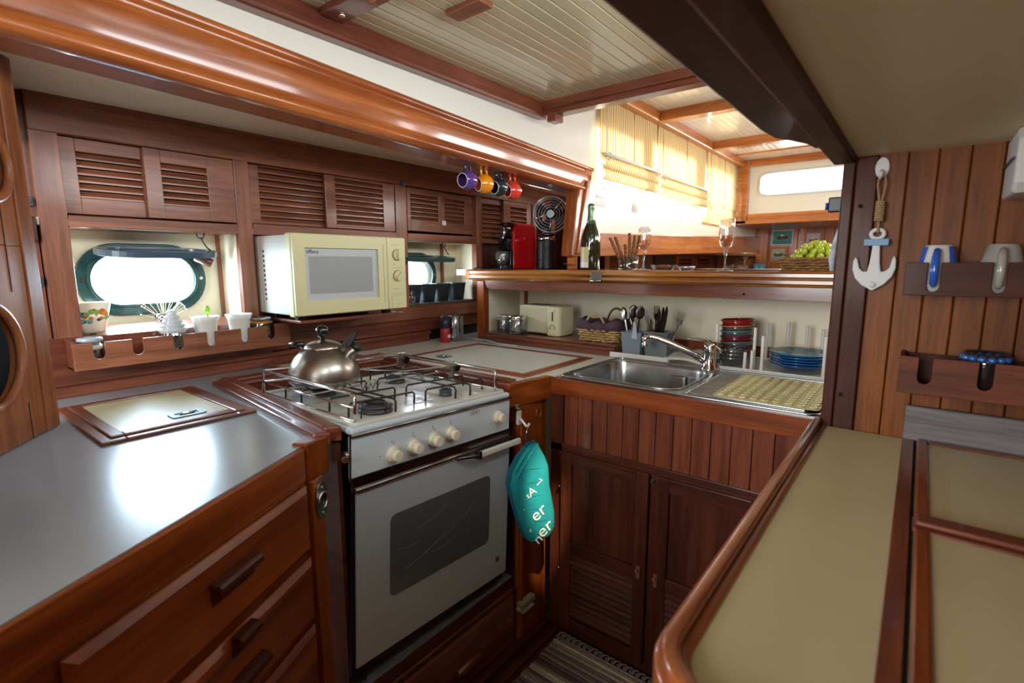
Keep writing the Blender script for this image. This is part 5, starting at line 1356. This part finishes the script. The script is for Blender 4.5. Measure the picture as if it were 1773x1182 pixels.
# dish rack
dk = thing('dish_rack', 'white dish rack with upright pegs behind the drainer', 'dish rack', (-.36,1.96,.9215))
m = M(); m.prism(rrect(-.575,-.185,1.822,2.09,.02), 'z', .9215, .930); m.holed(rrect(-.575,-.185,1.822,2.09,.02), rrect(-.567,-.193,1.83,2.082,.016), 'z', .93, .937); m.build('rack_tray', plain('clear white tray','#cfd1cd',.3,coat=.2), dk, .002)
for x, y, h in ((-.444,1.832,.062),(-.425,1.845,.068),(-.391,1.832,.122),(-.212,1.832,.135),(-.545,1.85,.15),(-.423,1.86,.145),(-.545,1.845,.06),(-.43,2.07,.14),(-.36,2.07,.15),(-.30,2.07,.14),(-.25,2.07,.13)):
    m = M(); m.cyl((x,y,.93),(x,y,.93+h),.0052,seg=12); m.build('peg', wplast, dk, .0015)
blue = plain('blue plate glaze','#0f4f8c',.2,coat=.5)
for i in range(5):
    m = M(); z = .938+i*.009; x, y = -.298+.002*(i%2), 1.955
    m.lathe([(.0001,0),(.055,0),(.062,.003),(.092,.013),(.097,.018),(.095,.0195),(.062,.006),(.0001,.004)], (x,y,z), 44)
    lab = ['lowest blue plate of the stack in the dish rack','second lowest blue plate of the stack in the dish rack','middle blue plate of the stack in the dish rack','blue plate right under the top one of the stack','top blue plate of the stack, with teal centre'][i]
    tag(m.build('dinner_plate', blue if i < 4 else plain('teal blue plate','#1c6f92',.15,coat=.5), None), lab, 'plate', 'blue plates in the dish rack')
x, y = -.515, 1.985
st_ = [('#7a1420','dark red bowl at the bottom of the coloured bowl stack',.940),('#1f9a8c','bowl with teal rim second from the bottom of the bowl stack',.965),('#6b1620','dark red bowl in the middle of the coloured bowl stack',.985),('#2aa79a','bowl with bright teal rim above the middle red bowl',1.005),('#c98a3c','bowl with amber rim second from the top of the bowl stack',1.025),('#8c1822','dark red rimmed bowl on top of the coloured bowl stack',1.045)]
smk = plain('smoky bowl glaze','#5c4a50',.15,coat=.5)
for i, (c_, lab, z) in enumerate(st_):
    t = thing('stacked_bowl', lab, 'bowl', (x,y,z), group='coloured bowls in the dish rack')
    m = M(); m.lathe([(.0001,0),(.040,0),(.046,.004),(.053,.03),(.056,.040),(.0545,.040),(.050,.02),(.0001,.012)], (x,y,z), 36)
    m.build('bowl_body', plain('bowl '+c_, c_, .15, coat=.5) if i in (0,2,5) else smk, t)
    m = M(); ph = .004; m.tube([(x+.0565*cos(a), y+.0565*sin(a), z+.040+.004*cos(a)) for a in [2*PI*j/36 for j in range(36)]], .0024, 6, True); m.build('bowl_rim', plain('rim '+c_, c_, .15, coat=.5), t)
for i in range(3):
    m = M(); z = .938+i*.013; m.lathe([(.0001,0),(.028,0),(.034,.004),(.045,.022),(.047,.028),(.0455,.028),(.033,.008),(.0001,.004)], (-.497,1.882,z), 30)
    tag(m.build('glass_bowl', glass('bowl glass %d'%i,'#e3ebef',.22), None), ['lowest clear glass bowl beside the mixer tap','middle clear glass bowl of three beside the mixer tap','uppermost clear glass bowl beside the mixer tap'][i], 'bowl', 'clear glass bowls in the dish rack')

# ================================================================== ON THE RIGHT BULKHEAD
an = thing('anchor_ornament', 'white wooden anchor ornament with blue bar hanging on twine', 'ornament', (-.08,1.325,1.23))
AX = -.079
m = M()
m.prism([(AX-.0065,1.328),(AX+.0065,1.328),(AX+.009,1.29),(AX+.012,1.272),(AX+.020,1.274),(AX+.026,1.281),(AX+.029,1.298),(AX+.032,1.306),(AX+.036,1.298),(AX+.037,1.280),(AX+.032,1.262),(AX+.020,1.246),(AX,1.232),
         (AX-.020,1.244),(AX-.032,1.258),(AX-.038,1.276),(AX-.038,1.294),(AX-.034,1.304),(AX-.030,1.297),(AX-.026,1.280),(AX-.020,1.273),(AX-.012,1.272),(AX-.009,1.29)], 'y', 1.322, 1.332)
m.build('anchor_body', plain('matt white wood','#dcdcdc',.55), an, .0025)
m = M(); m.box(AX-.022,AX+.021,1.319,1.333,1.326,1.340); m.build('cross_bar', plain('light blue wood','#7fa6c8',.55), an, .0015)
m = M(); m.tube([(AX+.011*cos(2*PI*i/24), 1.326, 1.350+.0095*sin(2*PI*i/24)) for i in range(24)], .0042, 8, True); m.build('anchor_ring', plain('white ring','#dddcd6',.5), an)
m = M(); m.ball((AX,1.3215,1.245),.0065,12,1,.5,1); m.build('stud', plain('white stud','#d5d5d5',.5), an)
m = M(); tw = plain('jute twine','#a88c66',.9,noise=.3,nscale=200,bump=.5)
m.tube([(AX-.006,1.322,1.468),(AX-.008,1.322,1.45),(AX-.004,1.321,1.425),(AX,1.320,1.40),(AX,1.320,1.352)], .0022, 6)
m.tube([(AX+.003,1.322,1.468),(AX+.006,1.322,1.45),(AX+.003,1.321,1.425),(AX-.001,1.320,1.40),(AX+.001,1.320,1.352)], .0022, 6)
for z in [1.378+i*.0045 for i in range(9)]: m.tube([(AX+.0068*cos(2*PI*i/12),1.320+.0055*sin(2*PI*i/12),z+.001*sin(i)) for i in range(12)], .0024, 6, True)
m.build('twine', tw, an)
hk = thing('adhesive_hook', 'white oval hook on the bulkhead holding the anchor ornament', 'hook', (-.083,1.34,1.47))
m = M(); m.prism([(-.083+.0125*cos(2*PI*i/28), 1.485+.021*sin(2*PI*i/28)) for i in range(28)], 'y', 1.334, 1.342); m.build('hook_plate', wplast, hk, .002)
m = M(); m.tube([(-.083,1.334,1.478),(-.083,1.326,1.470),(-.083,1.318,1.464),(-.083,1.314,1.468),(-.083,1.313,1.476)], .0042, 10); m.build('hook_arm', wplast, hk)
def rack(label, z0, z1, x0, slots, w_, zb, mat):
    t = thing('mug_rack', label, 'rack', (.15,1.29,z0))
    pts = [(x0,z0),(.45,z0),(.45,z1)]
    for s0 in slots[::-1]:
        pts += [(s0+w_,z1),(s0+w_,zb+w_)] + [(s0+w_*cos(tt),zb+w_+w_*sin(tt)) for tt in [-PI*j/6 for j in range(1,6)]] + [(s0-w_,zb+w_),(s0-w_,z1)]
    pts += [(x0,z1)]
    m = M(); m.prism(pts, 'y', 1.25, 1.258); m.build('slotted_front', mat, t, .001)
    m = M(); m.box(x0,x0+.008,1.258,1.342,z0,z1); m.box(x0,.45,1.258,1.342,z0,z0+.006); m.box(x0,.45,1.337,1.3425,z0,z1-.004); m.build('rack_box', W['deepx'], t, .001)
    return t
rack('upper dark wooden mug rack on the bulkhead beside the anchor', 1.229, 1.291, -.025, [.0185,.109], .0095, 1.236, W['deep'+'x'])
rack('lower slotted wooden rack on the bulkhead above the grey board', 1.037, 1.110, -.018, [.0225,.1095], .0105, 1.058, wood('rack brown','#7a4024','#5a2c18','x',.5,.05,spec=.25))
def cup(label, x, c1, c2):
    t = thing('inverted_cup', label, 'cup', (x,1.295,1.236), group=None)
    m = M(); m.lathe([(.0001,.088),(.020,.088),(.0225,.085),(.033,.042),(.0345,0),(.033,0),(.031,.04),(.020,.082),(.0001,.082)], (x,1.294,1.236), 36); m.build('cup_body', c1, t)
    m = M(); m.tube([(x-.002,1.268,1.311),(x-.003,1.255,1.313),(x-.004,1.243,1.300),(x-.004,1.239,1.275),(x-.004,1.244,1.252),(x-.003,1.258,1.247)], [.005,.0055,.0065,.0065,.006,.0045], 10); m.build('cup_handle', c2, t)
    return t
wc = plain('white glaze','#dcd9d0',.2,coat=.4); bc = plain('bright blue glaze','#2a5fc0',.2,coat=.5)
c_ = cup('white and blue cup with blue handle upside down in the upper rack', .0225, wc, bc)
arc_label('blue_band', bc, c_, (.0225,1.294,1.236), .0332, .04, .041, 0, .1)
for a0, a1 in ((-2.95,-2.35),(-.95,-.3)):
    m = M(); n = 6
    m.add([(.0225+r_*cos(a0+(a1-a0)*i/n), 1.294+r_*sin(a0+(a1-a0)*i/n), 1.236+z) for r_, z in ((.0345,.034),(.0233,.0852)) for i in range(n+1)], [(i,i+1,n+2+i,n+1+i) for i in range(n)], True); m.build('blue_stripe', bc, c_)
cup('plain greyish white cup upside down in the upper rack', .1125, plain('grey white glaze','#a9a6a0',.2,coat=.4), plain('grey white handle','#a9a49a',.2,coat=.4))
gl = thing('blue_glass', 'dark glass with blue patterned rim in the lower wall rack', 'glass', (.1095,1.297,1.045))
m = M(); m.lathe([(.0001,0),(.018,0),(.020,.004),(.026,.05),(.033,.078),(.0315,.078),(.024,.05),(.0001,.01)], (.1095,1.297,1.045), 32); m.build('glass_body', plain('dark smoky glass','#2a2224',.08,coat=.6), gl)
m = M()
for i in range(14): a = 2*PI*i/14; m.ball((.1095+.031*cos(a),1.297+.031*sin(a),1.045+.068), .0075, 10, 1, 1, .9)
m.build('blue_beads', plain('blue glass beads','#2a5aa0',.08,coat=.9), gl)
wbx = thing('wall_box', 'white plastic box high on the bulkhead under the overhead', 'box', (.17,1.25,1.40))
m = M(); m.prism([(1.19,1.42),(1.205,1.405),(1.342,1.405),(1.342,1.511),(1.215,1.511),(1.19,1.49)], 'x', .104, .26); m.build('box_body', wplast, wbx, .006)
m = M(); m.box(.100,.104,1.20,1.34,1.46,1.463); m.build('seam', dgrey, wbx)

# ================================================================== SALOON
fab = bpy.data.materials.new('striped shade cloth'); fab.use_nodes = True; nt = fab.node_tree; nt.nodes.clear()
o_ = nt.nodes.new('ShaderNodeOutputMaterial'); mx = nt.nodes.new('ShaderNodeMixShader'); mx.inputs[0].default_value = .2
df = nt.nodes.new('ShaderNodeBsdfDiffuse'); tl_ = nt.nodes.new('ShaderNodeBsdfTranslucent'); tc = nt.nodes.new('ShaderNodeTexCoord'); wv = nt.nodes.new('ShaderNodeTexWave'); wv.bands_direction = 'Y'; wv.inputs['Scale'].default_value = 14; wv.inputs['Distortion'].default_value = .4
rp = nt.nodes.new('ShaderNodeValToRGB'); rp.color_ramp.elements[0].color = lin('#b4863c'); rp.color_ramp.elements[1].color = lin('#e0cfa4'); rp.color_ramp.elements[0].position = .1; rp.color_ramp.elements[1].position = .5
nt.links.new(tc.outputs['Object'], wv.inputs['Vector']); nt.links.new(wv.outputs['Fac'], rp.inputs['Fac'])
nt.links.new(rp.outputs[0], df.inputs[0]); nt.links.new(rp.outputs[0], tl_.inputs[0]); nt.links.new(df.outputs[0], mx.inputs[1]); nt.links.new(tl_.outputs[0], mx.inputs[2]); nt.links.new(mx.outputs[0], o_.inputs[0])
def shade(label, y0, y1, zt, zb, folds):
    t = thing('roman_shade', label, 'shade', (-1.28,(y0+y1)/2,zb), group='roman shades in the saloon')
    def sheet(nm, prof):
        m = M(); NY = 24
        pts = []
        for x, z in prof:
            for j in range(NY+1):
                y = y0+(y1-y0)*j/NY; pts.append((x+.0022*sin(j*1.3)*(1 if folds else 2), y, z))
        m.add(pts, [(i*(NY+1)+j, i*(NY+1)+j+1, (i+1)*(NY+1)+j+1, (i+1)*(NY+1)+j) for i in range(len(prof)-1) for j in range(NY)], True)
        return m.build(nm, fab, t)
    if folds:
        sheet('flat_cloth', [(-1.282,zt),(-1.282,(zt+zb)/2+.05),(-1.28,zb+.10)])
        for i, z in enumerate((zb+.10, zb+.05)):
            sheet('fold', [(-1.28,z+.03),(-1.262,z+.01),(-1.250,z-.03),(-1.262,z-.052),(-1.276,z-.045)])
        m = M(); m.cyl((-1.248,y0-.01,zb+.115),(-1.248,y1+.01,zb+.115),.008,seg=10); m.build('batten', plain('clear batten','#d9d2c8',.3), t)
    else:
        sheet('flat_cloth', [(-1.282,zt),(-1.278,1.9),(-1.268,1.8),(-1.272,1.7),(-1.262,1.62),(-1.270,zb)])
        m = M()
        for z in (1.93,1.82,1.73,1.66): m.tube([(-1.264,y0,z),(-1.264,y1,z-.01)], .002, 5)
        m.build('seam', plain('seam cloth','#d8c8a0',.8), t)
    m = M()
    for yy in (y0+.03, (y0+y1)/2, y1-.03): m.tube([(-1.266,yy,zt),(-1.262,yy+.008,(zt+zb)/2),(-1.258,yy,zb+.12)], .002, 5)
    m.build('cord', plain('cord','#b9a07a',.8), t)
    for yy in (y0+.04, y1-.04):
        m = M(); m.tube([(-1.246,yy+.018*cos(2*PI*i/16),zb+.11+.018*sin(2*PI*i/16)) for i in range(16)], .003, 6, True); m.build('ring', plain('pale ring','#c4b8a4',.3), t)
shade('raised striped shade nearest the galley, above the first saloon window', 2.30, 2.975, 2.085, 1.70, True)
shade('raised striped shade on the middle saloon window', 3.0, 3.85, 2.085, 1.69, True)
shade('lowered striped shade hanging down over the far saloon window', 3.88, 4.62, 2.085, 1.585, False)
def picture(label, x0, x1, z0, z1, frame, bgc, hull, sea):
    t = thing('framed_picture', label, 'picture', ((x0+x1)/2,5.59,z0), group=None)
    m = M(); m.holed([(x0,z0),(x1,z0),(x1,z1),(x0,z1)], [(x0+.014,z0+.014),(x1-.014,z0+.014),(x1-.014,z1-.014),(x0+.014,z1-.014)], 'y', 5.58, 5.598); m.build('picture_frame', frame, t)
    m = M(); m.box(x0+.013,x1-.013,5.590,5.594,z0+.013,z1-.013); m.build('picture_sheet', bgc, t)
    m = M(); cx = (x0+x1)/2; w_ = (x1-x0)*.28; zc = (z0+z1)/2
    m.prism([(cx-w_,zc+.012),(cx+w_,zc+.018),(cx+w_*.8,zc-.016),(cx-w_*.8,zc-.016)], 'y', 5.588, 5.590); m.build('boat_hull', hull, t)
    m = M(); m.box(cx-w_*.3,cx+w_*.2,5.586,5.588,zc+.012,zc+.030); m.build('boat_cabin', white, t)
    m = M(); m.box(x0+.014,x1-.014,5.5885,5.5895,z0+.014,z0+.014+(z1-z0)*.22); m.build('water', sea, t)
wf = plain('white frame','#d3e0e0',.4); of = plain('orange wood frame','#c9743a',.4)
picture('framed teal sea picture of a dark boat above the grape basket', -1.186,-.99,1.46,1.612, wf, plain('teal sea print','#4ea598',.4,noise=.3,nscale=20), plain('dark red hull','#5a3844',.5), plain('deep teal','#2c7f86',.4))
picture('framed picture of a red boat with blue water, partly behind the grapes', -.895,-.755,1.42,1.582, of, plain('pale sky print','#c9d2dc',.4,noise=.1), plain('red hull','#a8483c',.5), plain('deep blue','#2a3f8a',.4))
picture('small framed picture below the teal sea picture, half hidden by grapes', -1.19,-1.04,1.30,1.445, of, plain('green print','#b9c79a',.4,noise=.3,nscale=20), plain('dark blue hull','#2c4f7a',.5), plain('pale green','#8fb08a',.4))
picture('narrow sunset picture at the edge beside the bulkhead post', -.735,-.64,1.34,1.49, of, plain('sunset print','#d8b08a',.4,noise=.1), plain('dark hull','#3c2a34',.5), plain('dusk','#3f3546',.4))
# louvered doors of the saloon side
sl = thing('saloon_locker', 'orange louvered saloon locker seen low behind the far flute', 'cabinet', (-1.69,4.9,1.1))
for y0, y1 in ((4.42,4.88),(4.90,5.42)):
    m = M(); m.box(-1.70,-1.68,y0,y0+.06,1.1,1.355); m.box(-1.70,-1.68,y1-.06,y1,1.1,1.355); m.box(-1.70,-1.68,y0+.06,y1-.06,1.335,1.355); d_ = m.build('door', W['teakz'], sl, .002)
    m = M()
    for i in range(8): z = 1.11+i*.028; m.hexa([(-1.70,y0+.06,z+.014),(-1.683,y0+.06,z),(-1.683,y1-.06,z),(-1.70,y1-.06,z+.014)], [(-1.70,y0+.06,z+.02),(-1.683,y0+.06,z+.006),(-1.683,y1-.06,z+.006),(-1.70,y1-.06,z+.02)])
    m.build('louvers', W['teaky'], d_)
m = M(); m.box(-1.70,-1.69,3.98,4.40,1.1,1.36); struct(m.build('trim_37', W['dark'+'y']))
sd = M(); sd.box(-1.7,-.6,5.25,5.6,1.14,1.16); tag(sd.build('saloon_shelf', W['teakx'], None, .003), 'wooden shelf below the pictures on the far bulkhead', 'shelf')
for i,(x,y,z,lab) in enumerate(((-1.40,5.35,1.162,'round spiral shell ornament on the far shelf'),(-1.54,5.42,1.162,'small pale shell beside the spiral shell on the far shelf'))):
    m = M(); m.ball((x,y,z+.075),.05 if i == 0 else .038,14,1.2,.8,.8); m.ball((x+.05,y,z+.09),.03,12); m.cyl((x,y,z),(x,y,z+.05),.022,.014,seg=12)
    if i == 0: m.ball((x+.04,y+.02,z+.20),.032,12); m.cyl((x+.03,y+.02,z+.1),(x+.04,y+.02,z+.19),.012,seg=8)
    tag(m.build('shell_ornament', plain('shell %d'%i,'#b99a86',.4,noise=.3,nscale=30), None), lab, 'shell')
bp = thing('boat_card', 'small blue card with two white sails standing on the far shelf', 'card', (-1.23,5.4,1.162))
m = M(); m.box(-1.285,-1.185,5.40,5.41,1.1605,1.285); m.build('card_sheet', plain('sky blue card','#4fa3c4',.5), bp)
m = M(); m.prism([(-1.275,1.185),(-1.24,1.185),(-1.255,1.27)], 'y', 5.396, 5.40); m.prism([(-1.23,1.185),(-1.195,1.185),(-1.21,1.27)], 'y', 5.396, 5.40); m.build('sails', white, bp)

# ================================================================== RUG
rg = thing('rag_rug', 'striped woven rag rug with looped fringe on the galley floor', 'rug', (-.55,1.0,.012))
m = M(); NX, NY = 2, 74
cols = ['#b9ab98','#7f6a70','#a59284','#5c474e','#c4bba6','#8f7d78','#6d5860']
mats = [plain('rug '+c, c, .95, noise=.3, nscale=120, bump=.6) for c in cols]
me_y = 1.345
ms = [M() for _ in cols]
y = me_y; i = 0
while y > .42:
    h_ = random.choice((.010,.012,.016)); ci = random.choice(range(len(cols)))
    ms[ci].tube([(-.866+.29*q+random.uniform(-.003,.003), y-h_/2, .017+.002*sin(q*3+i)) for q in range(3)], h_/2+.0012, 6)
    y -= h_; i += 1
bd_ = M(); bd_.box(-.862,-.29,.42,1.345,.002,.014); bd_.build('rug_base', mats[3], rg)
for ci, m_ in enumerate(ms): m_.build('woven_stripes', mats[ci], rg)['kind'] = 'stuff'
m = M(); x = -.872
while x < -.29:
    m.tube([(x,1.342,.016),(x+.004,1.362,.022),(x+.014,1.374,.016),(x+.022,1.362,.02),(x+.016,1.35,.024),(x+.026,1.345,.016)], .0032, 5); x += .021
m.build('fringe', plain('grey fringe','#7d7270',.95), rg)['kind'] = 'stuff'
# ================================================================== LIGHT AND CAMERA
def area(name, loc, target, size, power, col=(1,1,1), spread=180):
    l = bpy.data.lights.new(name, 'AREA'); l.shape = 'ELLIPSE' if name.startswith('porthole') else 'RECTANGLE'; l.size = size[0]; l.size_y = size[1]; l.energy = power; l.color = col; l.spread = math.radians(spread)
    o = bpy.data.objects.new(name, l); C.objects.link(o); o.location = loc
    o.rotation_euler = (Vector(target)-Vector(loc)).to_track_quat('-Z', 'Y').to_euler()
    return o
w = bpy.data.worlds.new('sky'); bpy.context.scene.world = w; w.use_nodes = True
bg = w.node_tree.nodes['Background']; bg.inputs[0].default_value = (.74,.88,1,1); bg.inputs[1].default_value = 4.5
area('porthole_daylight', (-1.988,.572,1.243), (-1,.50,1.15), (.285,.155), 6, (.62,.82,1))
area('porthole_daylight_two', (-1.988,1.665,1.235), (-1,1.62,1.15), (.32,.155), 5, (.75,.88,1))
area('saloon_daylight', (-1.50,3.4,1.85), (.2,3.2,1.3), (2.3,.4), 55, (1,.97,.92))
area('starboard_daylight', (.02,1.0,1.74), (-1.3,1.0,1.5), (2.4,.22), 22, (.95,.98,1))
area('saloon_fill', (.02,3.5,1.74), (-1.3,3.5,1.3), (2.2,.22), 34, (1,.97,.92))  # unseen fill lamp added to brighten the saloon woodwork
area('forward_daylight', (-.6,5.0,1.95), (-.8,3,1.3), (.9,.2), 18, (1,.97,.92))
area('companionway_daylight', (-.55,-1.75,1.5), (-.9,1.2,1.0), (1.1,.9), 50, (1,.97,.93))
sl = bpy.data.lights.new('sun_patch', 'SPOT'); sl.energy = 320; sl.color = (1,.86,.62); sl.spot_size = math.radians(8); sl.spot_blend = .9; sl.shadow_soft_size = .01
so = bpy.data.objects.new('sun_patch', sl); C.objects.link(so); so.location = (-.24,.80,1.86); so.rotation_euler = (Vector((-.95,1.345,.40))-so.location).to_track_quat('-Z','Y').to_euler()
cam = bpy.data.cameras.new('camera'); co = bpy.data.objects.new('camera', cam); C.objects.link(co)
yaw, pitch, roll = math.radians(38.49), math.radians(-8.635), math.radians(-.12)
f = Vector((-sin(yaw)*cos(pitch), cos(yaw)*cos(pitch), sin(pitch))); r = Vector((cos(yaw), sin(yaw), 0)); u = r.cross(f)
r2 = r*cos(roll)+u*sin(roll); u2 = -r*sin(roll)+u*cos(roll)
mm = Matrix((r2, u2, -f)).transposed().to_4x4(); mm.translation = (0,0,1.29)
co.matrix_world = mm
cam.sensor_width = 36; cam.lens = 884.36/1773*36; cam.clip_start = .01
cam.dof.use_dof = True; cam.dof.focus_distance = 1.75; cam.dof.aperture_fstop = 4
sc = bpy.context.scene; sc.camera = co
sc.view_settings.view_transform = 'Standard'; sc.view_settings.look = 'None'; sc.view_settings.exposure = 0
sc.cycles.use_denoising = True
sc.cycles.max_bounces = 10; sc.cycles.transparent_max_bounces = 16; sc.cycles.diffuse_bounces = 5; sc.cycles.caustics_reflective = False; sc.cycles.caustics_refractive = False
sc.cycles.sample_clamp_indirect = 6
